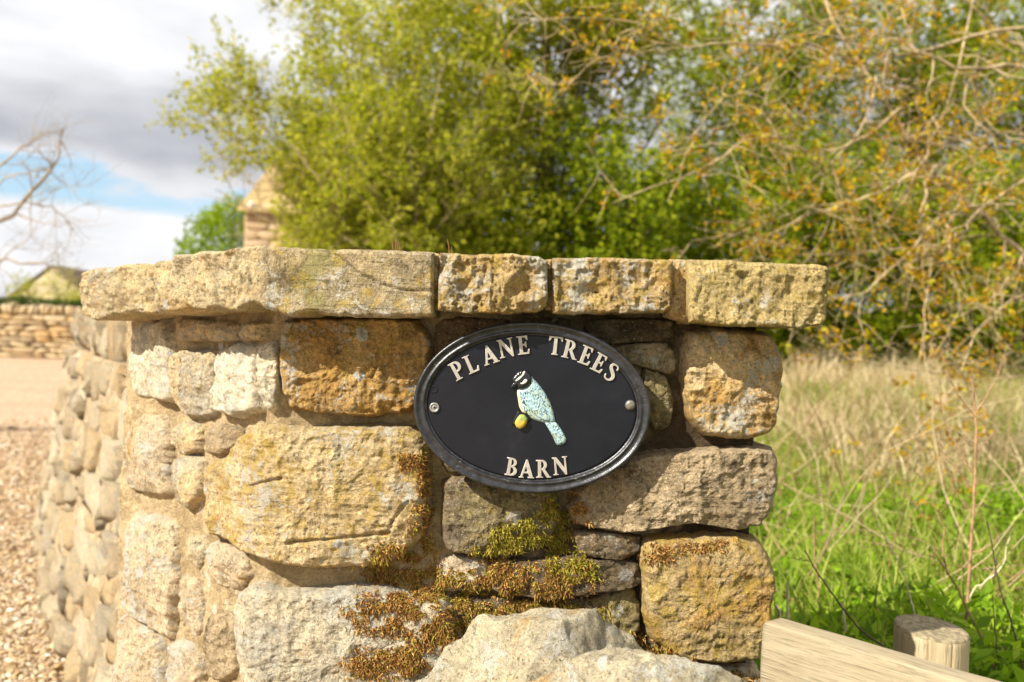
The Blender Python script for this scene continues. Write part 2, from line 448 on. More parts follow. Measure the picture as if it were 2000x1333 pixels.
def smooth_loop(poly, n, tension=0.5, corner=0.5):
    P = np.array(poly, float); k = len(P); out = []
    for i in range(k):
        p0, p1, p2, p3 = P[i - 1], P[i], P[(i + 1) % k], P[(i + 2) % k]
        m1 = (p2 - p0) * 0.27; m2 = (p3 - p1) * 0.27
        for t in np.linspace(0, 1, 24, endpoint=False):
            h = (2 * t**3 - 3 * t**2 + 1) * p1 + (t**3 - 2 * t**2 + t) * m1 + (-2 * t**3 + 3 * t**2) * p2 + (t**3 - t**2) * m2
            out.append(h)
    Q = np.array(out + [out[0]]); d = np.concatenate([[0], np.cumsum(np.linalg.norm(np.diff(Q, axis=0), axis=1))])
    s = np.linspace(0, d[-1], n, endpoint=False)
    return np.stack([np.interp(s, d, Q[:, 0]), np.interp(s, d, Q[:, 1])], 1), d[-1]


def face_stone(poly, mat, H=0.034, base=-0.036, rough=1.0, strata=0.0, depth=0.05, seed=0, lift=0.0, tilt=(0, 0), parent=None, name='stone', edge=0.014, step=2.6, grow_px=6.0, grooves=(), facet=1.0):
    edge = edge * 0.58
    _, per = smooth_loop(poly, 50)
    n = int(max(60, per / step)); L, per = smooth_loop(poly, n)
    c = L.mean(0)
    Rm = np.mean(np.linalg.norm(L - c, axis=1))
    ang = np.arctan2(L[:, 1] - c[1], L[:, 0] - c[0])
    jit = fbm(np.stack([np.cos(ang) * 3.5, np.sin(ang) * 3.5, np.full(n, seed * 3.1)], 1), seed, 4)
    jit2 = fbm(np.stack([L[:, 0] / 14, L[:, 1] / 14, np.full(n, seed * 1.7)], 1), seed + 5, 3)
    L = c + (L - c) * (1 + (grow_px + 4.0 * jit + 3.6 * jit2)[:, None] / Rm)
    nr = int(max(14, Rm / step))
    u = np.linspace(0, 1, nr + 1)[1:]; t = 1 - (1 - u) ** 1.35
    Rw = Rm * 0.00067
    # distance to the rim in metres, rounded shoulders
    dist = (1 - t) * Rw
    prof = 1 - np.clip(1 - dist / edge, 0, 1) ** 2.6
    allpx = np.concatenate([c[None]] + [c + (L - c) * tt for tt in t])
    hh = np.concatenate([[1.0], np.repeat(prof, n)])
    tt_all = np.concatenate([[0.0], np.repeat(t, n)])
    pos, nrm = surf(allpx[:, 0], allpx[:, 1], 0.0)
    cpos = pos[0]
    big = fbm(pos * 16, seed + 1, 3); cr = fbm(pos * 38, seed + 2, 4, 0.55, True); fi = fbm(pos * 130, seed + 3, 3, 0.6)
    h = base + lift + H * hh * (1 + 0.10 * (1 - tt_all ** 2))
    h = h + rough * hh * (0.0050 * big + 0.0058 * cr + 0.0026 * fi)
    fr = np.random.RandomState(seed * 13 + 5); half = Rm * 0.00067
    q2 = np.stack([pos[:, 0] - cpos[0], (pos[:, 2] - cpos[2])], 1) / half
    q2 = q2 + 0.10 * np.stack([fbm(pos * 30, seed + 21, 3), fbm(pos * 30, seed + 22, 3)], 1)
    fac = np.full(len(pos), 1.0)
    for _k in range(8):
        aa = fr.uniform(0, 6.283); fac = np.minimum(fac, fr.uniform(.05, .8) - fr.uniform(.3, 1.3) * (q2[:, 0] * math.cos(aa) + q2[:, 1] * math.sin(aa)))
    h = h + facet * hh * 0.0075 * np.clip(fac, -1.6, 0.6)
    for line, gd in grooves:
        ln_ = np.array(line, float); dm = np.full(len(allpx), 1e9); wob = 3.0 * fbm(pos * 60, seed + 31, 3)
        for A_, B_ in zip(ln_[:-1], ln_[1:]):
            ab = B_ - A_; tq = np.clip(((allpx - A_) @ ab) / (ab @ ab), 0, 1); dm = np.minimum(dm, np.linalg.norm(allpx - A_ - tq[:, None] * ab, axis=1))
        h = h - gd * np.exp(-((dm + wob * .4) / 3.2) ** 2)
    if strata:
        zz = pos.copy(); zz[:, 2] *= 5.5; zz[:, :2] *= 0.7
        h = h + strata * hh * 0.006 * fbm(zz * 14, seed + 9, 4, 0.6, True)
    h = h + ((pos[:, 0] - cpos[0]) * tilt[0] + (pos[:, 2] - cpos[2]) * tilt[1]) * hh
    ve = pos + nrm * h[:, None]
    ve += nrm[:, [1, 0, 2]] * np.array([-1, 1, 0]) * (fi * 0.0007)[:, None]
    V = [ve]
    last = ve[-n:]; ln = nrm[-n:]
    for k, dp in enumerate((depth * .4, depth)):
        cc = last.mean(0); V.append(last + (cc - last) * (0.02 * (k + 1)) - ln * dp)
    V = np.concatenate(V)
    F4 = []
    for r in range(nr + 1):
        a = 1 + r * n + np.arange(n); b = 1 + r * n + (np.arange(n) + 1) % n
        F4.append(np.stack([a, b, b + n, a + n], 1))
    tri = np.stack([np.zeros(n, int), 1 + np.arange(n), 1 + (np.arange(n) + 1) % n], 1)
    F4 = np.concatenate(F4)[:, ::-1]
    return add_mesh(name, V, [tri, F4], mat, True, parent, origin=V[0])


# ------------------------------------------------------------------ the pier
pier = empty('gate_pier', 'square sandstone gate pier with thick flat coping, carrying the oval name sign', 'gate pier')
S = []   # (outline in the photograph, material, options)
S += [
 ([(248,652),(262,634),(300,626),(314,652),(322,700),(322,782),(284,779),(246,765)], 'pale', dict(seed=1, rough=.7)),
 ([(334,628),(362,622),(392,628),(393,662),(362,667),(334,662)], 'greyround', dict(seed=2, rough=.8, edge=.010)),
 ([(397,634),(424,628),(450,636),(450,664),(424,669),(397,664)], 'greyround', dict(seed=3, rough=.8, edge=.010)),
 ([(456,634),(478,629),(497,636),(496,660),(476,665),(456,660)], 'greyround', dict(seed=4, rough=.8, edge=.010)),
 ([(327,694),(356,684),(406,688),(414,728),(408,808),(378,818),(342,807),(326,764)], 'greyround', dict(seed=5)),
 ([(418,682),(456,672),(492,678),(490,764),(486,800),(448,815),(416,802),(411,746)], 'pale', dict(seed=6)),
 ([(498,672),(518,666),(534,690),(538,740),(532,795),(516,807),(498,782),(494,720)], 'pale', dict(seed=7, lift=-.004)),
 ([(553,630),(644,622),(752,622),(812,626),(834,652),(842,692),(822,764),(806,800),(731,815),(608,806),(561,797),(545,746),(541,684)], 'orange', dict(seed=8, H=.038, rough=1.25, edge=.017, grooves=(([(742,680),(738,715),(728,738)], .004),))),
 ([(846,630),(900,622),(985,624),(1000,650),(990,760),(930,800),(862,790),(846,720)], 'darkstone', dict(seed=9, H=.014)),
 ([(1006,628),(1100,622),(1140,632),(1146,672),(1080,690),(1010,684)], 'darkstone', dict(seed=10, H=.014)),
 ([(1152,628),(1230,622),(1312,626),(1318,652),(1290,668),(1160,672)], 'darkstone', dict(seed=11, H=.022)),
 ([(1200,682),(1250,674),(1306,672),(1326,712),(1314,732),(1253,716),(1208,704)], 'greybrown', dict(seed=12, H=.026, edge=.009)),
 ([(1262,726),(1300,738),(1318,782),(1310,830),(1283,838),(1262,800)], 'mossystone', dict(seed=13, H=.024, edge=.01)),
 ([(1010,696),(1150,694),(1240,720),(1252,800),(1150,880),(1020,840)], 'greybrown', dict(seed=14, H=.012)),
 ([(848,806),(1000,812),(1010,900),(960,925),(870,925),(850,880)], 'mossystone', dict(seed=15, H=.012)),
 ([(1344,660),(1388,645),(1497,650),(1522,679),(1529,734),(1524,797),(1510,843),(1472,856),(1388,852),(1348,815),(1338,734)], 'rightpale', dict(seed=16, H=.040, rough=1.3, depth=.16, edge=.018)),
 ([(1112,990),(1150,940),(1230,897),(1310,884),(1420,880),(1500,880),(1518,900),(1521,955),(1506,1000),(1488,1026),(1440,1036),(1350,1024),(1220,1042),(1150,1032),(1120,1018)], 'greybrown', dict(seed=17, H=.044, rough=1.1, depth=.16, edge=.02)),
 ([(1126,1044),(1170,1042),(1250,1052),(1250,1080),(1215,1096),(1140,1086)], 'darkstone', dict(seed=18, H=.028, edge=.009)),
 ([(1260,1058),(1304,1050),(1440,1049),(1480,1060),(1504,1092),(1515,1140),(1510,1205),(1492,1250),(1480,1290),(1400,1298),(1320,1282),(1276,1254),(1260,1200),(1254,1140),(1254,1084)], 'ochrebig', dict(seed=19, H=.046, rough=1.0, depth=.16, edge=.024)),
 ([(866,950),(920,935),(1050,950),(1084,968),(1088,1014),(1076,1060),(1024,1080),(952,1084),(880,1082),(862,1040)], 'mossystone', dict(seed=20, H=.036, edge=.015)),
 ([(860,1100),(905,1094),(950,1100),(952,1150),(905,1162),(862,1154)], 'sidebrown', dict(seed=21, H=.024, edge=.01)),
 ([(960,1104),(1040,1098),(1200,1096),(1248,1108),(1252,1146),(1160,1164),(1030,1170),(962,1156)], 'darkstone', dict(seed=22, H=.032, edge=.013)),
 ([(1160,1176),(1232,1158),(1250,1182),(1250,1236),(1222,1262),(1170,1226)], 'mossystone', dict(seed=23, H=.022, edge=.01)),
 ([(880,1176),(1020,1180),(1150,1176),(1180,1250),(1120,1330),(930,1330),(880,1260)], 'darkstone', dict(seed=24, H=.022)),
 ([(1270,1312),(1400,1306),(1484,1316),(1490,1400),(1440,1460),(1290,1450)], 'sidebrown', dict(seed=25, H=.026, depth=.14)),
 ([(386,990),(384,946),(396,910),(440,886),(462,850),(510,830),(600,838),(700,832),(800,836),(834,866),(840,930),(834,1010),(812,1062),(745,1106),(640,1114),(540,1102),(470,1078),(430,1054),(392,1042)], 'bigtan', dict(seed=26, H=.046, rough=.8, strata=.28, edge=.030, grooves=(([(566,1056),(640,1050),(762,1038)], .006), ([(762,1036),(772,1010),(800,975)], .004), ([(500,948),(552,932)], .004)))),
 ([(455,1215),(460,1166),(486,1140),(562,1158),(685,1147),(780,1160),(870,1180),(905,1260),(885,1370),(700,1430),(520,1410),(466,1320)], 'bigpale', dict(seed=27, H=.050, rough=.9, edge=.03)),
 ([(243,832),(262,808),(300,820),(316,870),(312,966),(285,966),(240,956),(236,900)], 'sidebrown', dict(seed=28, rough=.8, depth=.1)),
 ([(324,838),(350,826),(374,838),(372,878),(346,890),(324,872)], 'greyround', dict(seed=29, H=.028, edge=.010)),
 ([(386,842),(420,834),(452,842),(450,872),(428,888),(390,884)], 'greybrown', dict(seed=30, H=.028, edge=.010, strata=.6)),
 ([(322,908),(350,896),(380,905),(380,958),(358,992),(328,980)], 'greyround', dict(seed=31, H=.028, edge=.010)),
 ([(236,1024),(254,1006),(320,1026),(328,1100),(325,1206),(316,1250),(272,1218),(230,1184),(231,1104)], 'sidebrown', dict(seed=32, depth=.1)),
 ([(350,1058),(376,1050),(382,1090),(372,1118),(352,1108)], 'greyround', dict(seed=33, H=.026, edge=.008)),
 ([(386,1072),(405,1058),(462,1086),(468,1130),(452,1156),(420,1150),(388,1126)], 'sidebrown', dict(seed=34, H=.030, edge=.012)),
 ([(222,1208),(264,1220),(298,1252),(308,1340),(300,1440),(210,1440),(214,1300)], 'sidebrown', dict(seed=35, depth=.1)),
 ([(388,1210),(430,1202),(446,1234),(440,1314),(417,1332),(391,1303)], 'greybrown', dict(seed=36, H=.032, edge=.011)),
 ([(316,1268),(352,1258),(380,1300),(382,1420),(318,1430)], 'sidebrown', dict(seed=37, H=.03)),
 ([(337,1128),(370,1134),(380,1190),(376,1244),(344,1250),(334,1190)], 'sidebrown', dict(seed=38, H=.026)),
]
for poly, mk, o in S:
    face_stone(poly, M[mk], parent=pier, **o)


def mortar_bed():
    """the recessed bed between the stones: a closed box that follows the plan of the pier"""
    p, n = plan_curve(-0.028)
    d = np.concatenate([[0], np.cumsum(np.linalg.norm(np.diff(p, axis=0), axis=1))])
    i0 = np.interp(VX - 0.44 * .7071, p[:300, 0], np.arange(300)); s0 = np.interp(i0, np.arange(len(d)), d)
    s1 = d[-1] - (0.75 - 0.325)
    ss = np.linspace(s0, s1, 300)
    P = np.stack([np.interp(ss, d, p[:, 0]), np.interp(ss, d, p[:, 1])], 1)
    Nn = np.stack([np.interp(ss, d, n[:, 0]), np.interp(ss, d, n[:, 1])], 1)
    # return sides and back
    def seg(a, b, k):
        t = np.linspace(0, 1, k + 1)[1:, None]; return np.array(a) * (1 - t) + np.array(b) * t
    e = P[-1]; st = P[0]
    extra = np.concatenate([seg(e, (0.325, 1.74), 60), seg((0.325, 1.74), (-0.50, 1.80), 60), seg((-0.50, 1.80), st, 40)[:-1]])
    en = np.zeros_like(extra); en[:60] = (1, 0); en[60:120] = (0, 1); en[120:] = (-.8, .6)
    P = np.concatenate([P, extra]); Nn = np.concatenate([Nn, en])
    zs = np.linspace(0.0, 1.115, 300); m = len(P)
    V = np.zeros((len(zs), m, 3)); V[:, :, 0] = P[None, :, 0]; V[:, :, 1] = P[None, :, 1]; V[:, :, 2] = zs[:, None]
    q = V.reshape(-1, 3); N3 = np.zeros_like(V); N3[:, :, 0] = Nn[None, :, 0]; N3[:, :, 1] = Nn[None, :, 1]; N3 = N3.reshape(-1, 3)
    h = 0.009 * fbm(q * 17, 77, 3) + 0.004 * fbm(q * 50, 78, 4, 0.6, True) + 0.0015 * fbm(q * 150, 79, 2)
    left = sstep(-0.22, -0.36, q[:, 0])
    h = h + 0.007 * left
    q = q + N3 * h[:, None]
    r = np.arange(len(zs) - 1)[:, None] * m; cidx = np.arange(m)[None]
    a = (r + cidx).ravel(); b = (r + (cidx + 1) % m).ravel()
    F = np.stack([a, b, b + m, a + m], 1)
    top = np.concatenate([q, [[-0.05, 1.55, 1.115]]]); k = len(q); base = (len(zs) - 1) * m
    T = np.stack([base + np.arange(m), base + (np.arange(m) + 1) % m, np.full(m, k)], 1)
    return add_mesh('mortar', top, [T, F], M['mortar'], True, pier)


mortar_bed()


def coping(top, bot, mat, off=0.055, seed=0, rough=1.0, back=('y', 0.3), ncol=None, name='coping_stone', roughf=None, edge=0.006, chip=1.0, grooves=(), grain=1.0):
    top = np.array(top, float); bot = np.array(bot, float)
    x0 = max(top[0, 0], bot[0, 0]); x1 = min(top[-1, 0], bot[-1, 0])
    nc = ncol or int((x1 - x0) / 2.4); nv = 46
    xs = np.linspace(x0, x1, nc)
    yt = np.interp(xs, top[:, 0], top[:, 1]); yb = np.interp(xs, bot[:, 0], bot[:, 1])
    def rj(k, f, a):
        return a * fbm(np.stack([xs / f, np.zeros(nc), np.full(nc, seed * 2.3 + k)], 1), seed + k, 5, 0.6)
    yt = yt + rj(1, 40, 3.0) * chip; yb = yb + rj(2, 34, 6.5) * chip
    v = np.linspace(0, 1, nv); v = 0.5 - 0.5 * np.cos(v * math.pi) * (0.55) + (v - .5) * .45 if True else v
    v = (v - v.min()) / (v.max() - v.min())
    PX = np.repeat(xs[None], nv, 0); PY = yt[None] + (yb - yt)[None] * v[:, None]
    pos, nrm = surf(PX.ravel(), PY.ravel(), off)
    hgt = np.abs(v - .5) * 2
    thick = 0.075
    dist = (1 - hgt) * thick / 2
    dx = np.minimum(np.arange(nc), np.arange(nc)[::-1]) * (x1 - x0) / nc * 0.00066
    dd = np.minimum(dist[:, None], dx[None]).ravel()
    prof = -edge * np.clip(1 - dd / edge, 0, 1) ** 2.2
    rf = rough if roughf is None else np.interp(PX.ravel(), [a for a, b in roughf], [b for a, b in roughf])
    q = pos.copy(); q[:, 2] *= 0.8
    ql = pos * np.array([1, 1, grain])
    big = fbm(pos * 13, seed + 3, 3); cr = fbm(ql * 46, seed + 4, 5, 0.6, True); fi = fbm(pos * 140, seed + 5, 3, .6)
    frc = np.random.RandomState(seed + 70); q2 = np.stack([PX.ravel() / 60, PY.ravel() / 60], 1) + .15 * np.stack([big, cr], 1); fac = np.full(len(pos), 1.0)
    for _k in range(int((x1 - x0) / 60) * 4 + 6):
        aa = frc.uniform(0, 6.283); cx_ = np.array([frc.uniform(x0, x1), frc.uniform(yt.mean(), yb.mean())]) / 60; dd_ = q2 - cx_
        fac = np.minimum(fac, .35 + np.abs(dd_ @ np.array([math.cos(aa), math.sin(aa)])) * frc.uniform(.3, 1.2) + .8 * np.linalg.norm(dd_, axis=1) - frc.uniform(0, 1.0))
    h = prof + rf * (0.006 * big + 0.0055 * cr + 0.0026 * fi + 0.0085 * np.clip(fac, -1.2, .8))
    for line, gd in grooves:
        ln_ = np.array(line, float); ap_ = np.stack([PX.ravel(), PY.ravel()], 1); dm = np.full(len(ap_), 1e9)
        for A_, B_ in zip(ln_[:-1], ln_[1:]):
            ab = B_ - A_; tq = np.clip(((ap_ - A_) @ ab) / (ab @ ab), 0, 1); dm = np.minimum(dm, np.linalg.norm(ap_ - A_ - tq[:, None] * ab, axis=1))
        h = h - gd * np.exp(-(dm / 2.6) ** 2)
    F0 = (pos + nrm * h[:, None]).reshape(nv, nc, 3)
    rows = [F0]
    def push(row, dz):
        out = []
        for f in (0.03, 0.12, 0.4, 1.0):
            if back[0] == 'y': t = row + np.array([0, back[1] * f, 0])
            else:
                c = np.array([back[1][0], back[1][1], 0.0]); t = row.copy(); g = 0.93 * f
                t[:, 0] = row[:, 0] * (1 - g) + c[0] * g; t[:, 1] = row[:, 1] * (1 - g) + c[1] * g
            mz = row[:, 2].mean(); t[:, 2] = row[:, 2] * (1 - f) + mz * f + dz + 0.002 * fbm(t * 30, seed + 6, 2)
            out.append(t)
        return out
    tops = push(F0[0], 0.0); bots = push(F0[-1], 0.0)
    allrows = [r for r in tops[::-1]] + [F0[i] for i in range(nv)] + bots
    A = np.array(allrows); nr = len(allrows)
    V = A.reshape(-1, 3)
    i, j = np.meshgrid(np.arange(nr), np.arange(nc - 1), indexing='ij')
    a = (i * nc + j).ravel(); b = a + 1; i2 = (i + 1) % nr; d = (i2 * nc + j).ravel(); c = d + 1
    F = np.stack([a, d, c, b], 1)
    # end faces, each a fan round its middle
    k = len(V); e0 = A[:, 0].mean(0); e1 = A[:, -1].mean(0); V = np.concatenate([V, [e0, e1]])
    ii = np.arange(nr); jj = (ii + 1) % nr
    T0 = np.stack([ii * nc, np.full(nr, k), jj * nc], 1); T1 = np.stack([ii * nc + nc - 1, jj * nc + nc - 1, np.full(nr, k + 1)], 1)
    return add_mesh(name, V, [T0, T1, F], mat, True, pier, origin=A[nr // 2, nc // 2])


def cap_material():
    """front slab: riven on the side face, saw marks on the front"""
    m = M['riven'].copy(); m.name = 'corner_coping_stone'
    nt = m.node_tree; q = NB(nt)
    b = [n for n in nt.nodes if n.type == 'BSDF_PRINCIPLED'][0]
    g = [n for n in nt.nodes if n.type == 'GROUP'][0]
    src = g.inputs['Vector'].links[0].from_socket
    g2 = q.n('ShaderNodeGroup'); g2.node_tree = SG; q.l(src, g2.inputs['Vector'])
    for s1 in [n for n in M['sawn'].node_tree.nodes if n.type == 'GROUP'][0].inputs:
        if s1.name != 'Vector': g2.inputs[s1.name].default_value = s1.default_value
    tc = q.n('ShaderNodeTexCoord'); geo = q.n('ShaderNodeNewGeometry')
    sp = q.n('ShaderNodeSeparateXYZ'); q.l(geo.outputs['Position'], sp.inputs[0])
    n = q.noise(tc.outputs['Object'], 30, 4)
    f = q.ss(q.math('ADD', sp.outputs[0], q.math('MULTIPLY', q.math('SUBTRACT', n, .5), .06)), -0.318, -0.300)
    mp = q.n('ShaderNodeMapping'); q.l(tc.outputs['Object'], mp.inputs[0]); mp.inputs['Rotation'].default_value = (0, -0.75, 0); mp.inputs['Scale'].default_value = (0.12, 1, 1.5)
    wv = q.n('ShaderNodeTexNoise'); q.l(mp.outputs[0], wv.inputs['Vector']); wv.inputs['Scale'].default_value = 170; wv.inputs['Detail'].default_value = 3; wv.inputs['Distortion'].default_value = 0.25
    sc = q.ss(wv.outputs[0], 0.56, 0.72)
    c2 = q.mix(q.math('MULTIPLY', sc, 0.45), g2.outputs['Color'], (0.20, 0.145, 0.07))
    q.l(q.mix(f, g.outputs['Color'], c2), b.inputs['Base Color'])
    # green algae streak
    al = q.math('MULTIPLY', q.ss(q.math('ABSOLUTE', q.math('ADD', sp.outputs[0], 0.245)), 0.045, 0.0), q.ss(q.noise(tc.outputs['Object'], 26, 5), 0.40, 0.62))
    c3 = q.mix(q.math('MULTIPLY', al, 0.6), c2, (0.26, 0.25, 0.07))
    q.l(q.mix(f, g.outputs['Color'], c3), b.inputs['Base Color'])
    hm = q.n('ShaderNodeMix'); q.put(hm.inputs['Factor'], f); q.l(g.outputs['Height'], hm.inputs[2])
    q.l(q.math('SUBTRACT', g2.outputs['Height'], q.math('MULTIPLY', sc, 0.16)), hm.inputs[3])
    for nn in nt.nodes:
        if nn.type == 'BUMP' and abs(nn.inputs['Distance'].default_value - 0.0125) < 1e-5: q.l(hm.outputs[0], nn.inputs['Height'])
    return m


M['corner_cap'] = cap_material()
coping([(160,548),(166,534),(180,526),(260,517),(338,506),(346,498),(400,493),(444,491),(456,483),(500,479),(560,482),(650,487),(745,488),(847,492)],
       [(160,600),(170,616),(187,626),(223,617),(255,607),(291,613),(342,613),(385,603),(439,606),(470,612),(484,600),(500,594),(529,609),(565,620),(608,611),(637,615),(691,620),(763,620),(847,615)],
       M['corner_cap'], off=0.062, seed=41, grain=.45, grooves=(([(640,487),(668,505),(700,533),(745,556),(790,568),(846,570)], .004),), roughf=[(160, 1.6), (470, 1.6), (505, .28), (850, .20)], back=('c', (-0.10, 1.70)))
coping([(857,494),(900,497),(1000,498),(1052,502),(1069,512)], [(857,609),(950,611),(1040,610),(1069,596)], M['capflecked'], off=0.056, seed=43, rough=1.7)
coping([(1079,504),(1200,504),(1300,507),(1313,512)], [(1079,611),(1200,613),(1296,612),(1313,600)], M['capflecked'], off=0.054, seed=45, rough=1.3)
coping([(1346,507),(1400,508),(1590,517),(1610,521),(1617,534)], [(1346,631),(1450,637),(1600,640),(1617,628)], M['capolive'], off=0.066, seed=47, rough=1.0)
coping([(1066,506),(1082,506)], [(1066,606),(1082,606)], M['rightpale'], off=0.042, seed=49, rough=1.0, ncol=14, name='mortar_joint')
coping([(1309,506),(1348,508)], [(1309,618),(1348,633)], M['rightpale'], off=0.040, seed=51, rough=1.0, ncol=26, name='mortar_joint')
coping([(844,494),(860,496)], [(844,606),(860,606)], M['rightpale'], off=0.044, seed=53, rough=.6, ncol=14, name='mortar_joint')


def slab(name, pts, z0, z1, mat, parent, seed=0, amp=0.006, sub=6):
    """flat stone with a many-sided plan and uneven edges"""
    P = []
    k = len(pts)
    for i in range(k):
        a = np.array(pts[i]); b = np.array(pts[(i + 1) % k])
        for t in np.linspace(0, 1, sub, endpoint=False): P.append(a * (1 - t) + b * t)
    P = np.array(P); n = len(P); c = P.mean(0); V = []
    rows = [(z0, 0.0), (z0, .94), (z0 + .01, 1.0), ((z0 + z1) / 2, 1.0), (z1 - .01, 1.0), (z1, .94), (z1, 0.0)]
    for z, s in rows:
        for p in P: V.append([*(c + (p - c) * s), z])
    V = np.array(V); V = V + amp * np.stack([fbm(V * 9, seed + i, 4) for i in range(3)], 1)
    F = []
    for r in range(len(rows) - 1):
        a = r * n + np.arange(n); b = r * n + (np.arange(n) + 1) % n; F.append(np.stack([a, b, b + n, a + n], 1))
    return add_mesh(name, V, [np.concatenate(F)], mat, True, parent)


slab('coping_stone', [(-0.09, 1.56), (0.38, 1.57), (0.37, 1.79), (-0.09, 1.79)], 1.075, 1.135, M['riven'], pier, 5)
slab('coping_stone', [(-0.58, 1.73), (-0.12, 1.73), (-0.12, 1.80), (-0.52, 1.84)], 1.075, 1.132, M['riven'], pier, 6)

# ------------------------------------------------------------------ moss on the pier
def build_moss():
    V, F, off = [], [], 0
    for o in pier.children:
        if o.type != 'MESH' or o.name.startswith('coping'): continue
        n = len(o.data.vertices); co = np.zeros(n * 3, np.float32); o.data.vertices.foreach_get('co', co)
        V.append(co.reshape(-1, 3) + np.array(o.location)); F += [[i + off for i in p.vertices] for p in o.data.polygons]; off += n
    bv = BVHTree.FromPolygons(np.concatenate(V).tolist(), F)
    rs = np.random.RandomState(5)
    # centre, radii, angle, how many, how green
    spots = [(785,1085,70,34,-.3,1500,.3),(800,1150,80,42,.2,2000,.2),(760,1205,75,34,.1,1200,.1),(830,1215,80,52,.6,1900,.15),(730,1295,55,26,-.1,900,.1),
             (830,1290,70,40,-.4,1600,.15),(905,1220,60,40,-.5,1300,.35),(1010,1050,75,26,-.35,1700,.9),(1085,1030,24,60,-.2,1000,.85),(1040,1140,95,32,.05,2300,.25),
             (1115,1105,45,26,.3,1000,.85),(960,1120,40,30,0,600,.2),(880,1160,70,40,.4,1400,.55),(1130,1195,60,14,.1,600,.5),(1010,1190,60,14,-.3,600,.4),
             (822,1030,18,60,.1,700,.2),(826,940,10,48,0,350,.05),(800,900,26,12,0,220,.05),(1132,995,12,32,-.5,300,0.02),(1300,1290,60,22,.3,800,.3),(1400,1325,80,14,.1,700,.2),
             (1290,1082,36,16,-.2,160,.1),(1370,1068,70,10,-.1,200,.05),(1240,1262,24,22,.5,250,.3),(940,1290,40,40,.5,500,.2)]
    out = {0: ([], [], 0), 1: ([], [], 0)}
    res = {0: [[], []], 1: [[], []]}
    cnt = {0: 0, 1: 0}
    for cx, cy, rx, ry, an, k, green in spots:
        r = np.sqrt(rs.rand(k)) * (0.7 + 0.8 * rs.rand(k) ** 1.5); th = rs.rand(k) * 6.283
        x = r * rx * np.cos(th); y = r * ry * np.sin(th)
        X = cx + x * math.cos(an) - y * math.sin(an); Y = cy + x * math.sin(an) + y * math.cos(an)
        keep = fbm(np.stack([X / 22, Y / 16, np.zeros(k)], 1), 3, 3) > -0.14
        X, Y = X[keep], Y[keep]; a, c = ray(X, Y)
        for i in range(len(X)):
            d = Vector((a[i], 1.0, c[i])).normalized()
            loc, nor, idx, ds = bv.ray_cast(Vector((0, 0, EYE)), d)
            if loc is None or loc.y > 1.5: continue
            if nor.dot(d) > 0: nor = -nor
            g = 1 if rs.rand() < green else 0
            for s in range(3):
                ln = rs.uniform(.003, .0075); tip = (nor * rs.uniform(.5, 1.0) + Vector(rs.normal(0, .55, 3)) + Vector((0, 0, -.15))).normalized()
                sd = tip.cross(Vector(rs.normal(0, 1, 3))).normalized() * rs.uniform(.0006, .0012)
                p = loc + Vector(rs.normal(0, .0012, 3)) - nor * .001; mid = p + tip * ln * .55 + Vector(rs.normal(0, .0008, 3)); end = p + tip * ln + Vector(rs.normal(0, .0016, 3)) - Vector((0, 0, ln * .25))
                b0 = cnt[g]; res[g][0] += [p - sd, p + sd, mid + sd, mid - sd, end]; res[g][1] += [(b0, b0 + 1, b0 + 2, b0 + 3)]
                res[g].append(0) if False else None
                cnt[g] += 5
    for g, mt, lab in ((0, M['moss_brown'], 'dry rust brown moss clinging round the lower stones'), (1, M['moss_green'], 'yellow green living moss on ledges under the plaque')):
        Vv = np.array([tuple(v) for v in res[g][0]]); Q = np.array(res[g][1]); T = np.stack([Q[:, 3], Q[:, 2], Q[:, 0] + 4], 1)
        o = add_mesh('moss', Vv, [Q, T], mt, False, pier); o['kind'] = 'stuff'; o['label'] = lab


M['moss_brown'] = leaf_mat('dry_moss', [(0, (0.10, 0.045, 0.015)), (.4, (0.34, 0.16, 0.045)), (.75, (0.48, 0.27, 0.085)), (1, (0.42, 0.30, 0.09))], .12, .9)
M['moss_green'] = leaf_mat('green_moss', [(0, (0.17, 0.14, 0.02)), (.5, (0.36, 0.30, 0.04)), (1, (0.52, 0.46, 0.08))], .35, .9)
build_moss()

# dry stalks standing on top of the coping
def tubes(polys, sides=5):
    """list of (points, r0, r1) -> verts, quads"""
    V, F, off = [], [], 0
    an = np.arange(sides) * 2 * math.pi / sides; ca, sa = np.cos(an), np.sin(an)
    for pts, r0, r1 in polys:
        P = np.asarray(pts, float); k = len(P)
        T = np.gradient(P, axis=0); T /= np.linalg.norm(T, axis=1, keepdims=True) + 1e-9
        up = np.array([0, 0, 1.0]) if abs(T[0, 2]) < .9 else np.array([1.0, 0, 0])
        U = np.cross(T, up); U /= np.linalg.norm(U, axis=1, keepdims=True) + 1e-9; W = np.cross(T, U)
        r = np.linspace(r0, r1, k)[:, None, None]
        ring = P[:, None] + r * (U[:, None] * ca[None, :, None] + W[:, None] * sa[None, :, None])
        V.append(ring.reshape(-1, 3))
        i = np.arange(k - 1)[:, None] * sides + off; j = np.arange(sides)[None]; j2 = (j + 1) % sides
        F.append(np.stack([(i + j).ravel(), (i + j2).ravel(), (i + j2 + sides).ravel(), (i + j + sides).ravel()], 1)); off += k * sides
    return np.concatenate(V), np.concatenate(F)


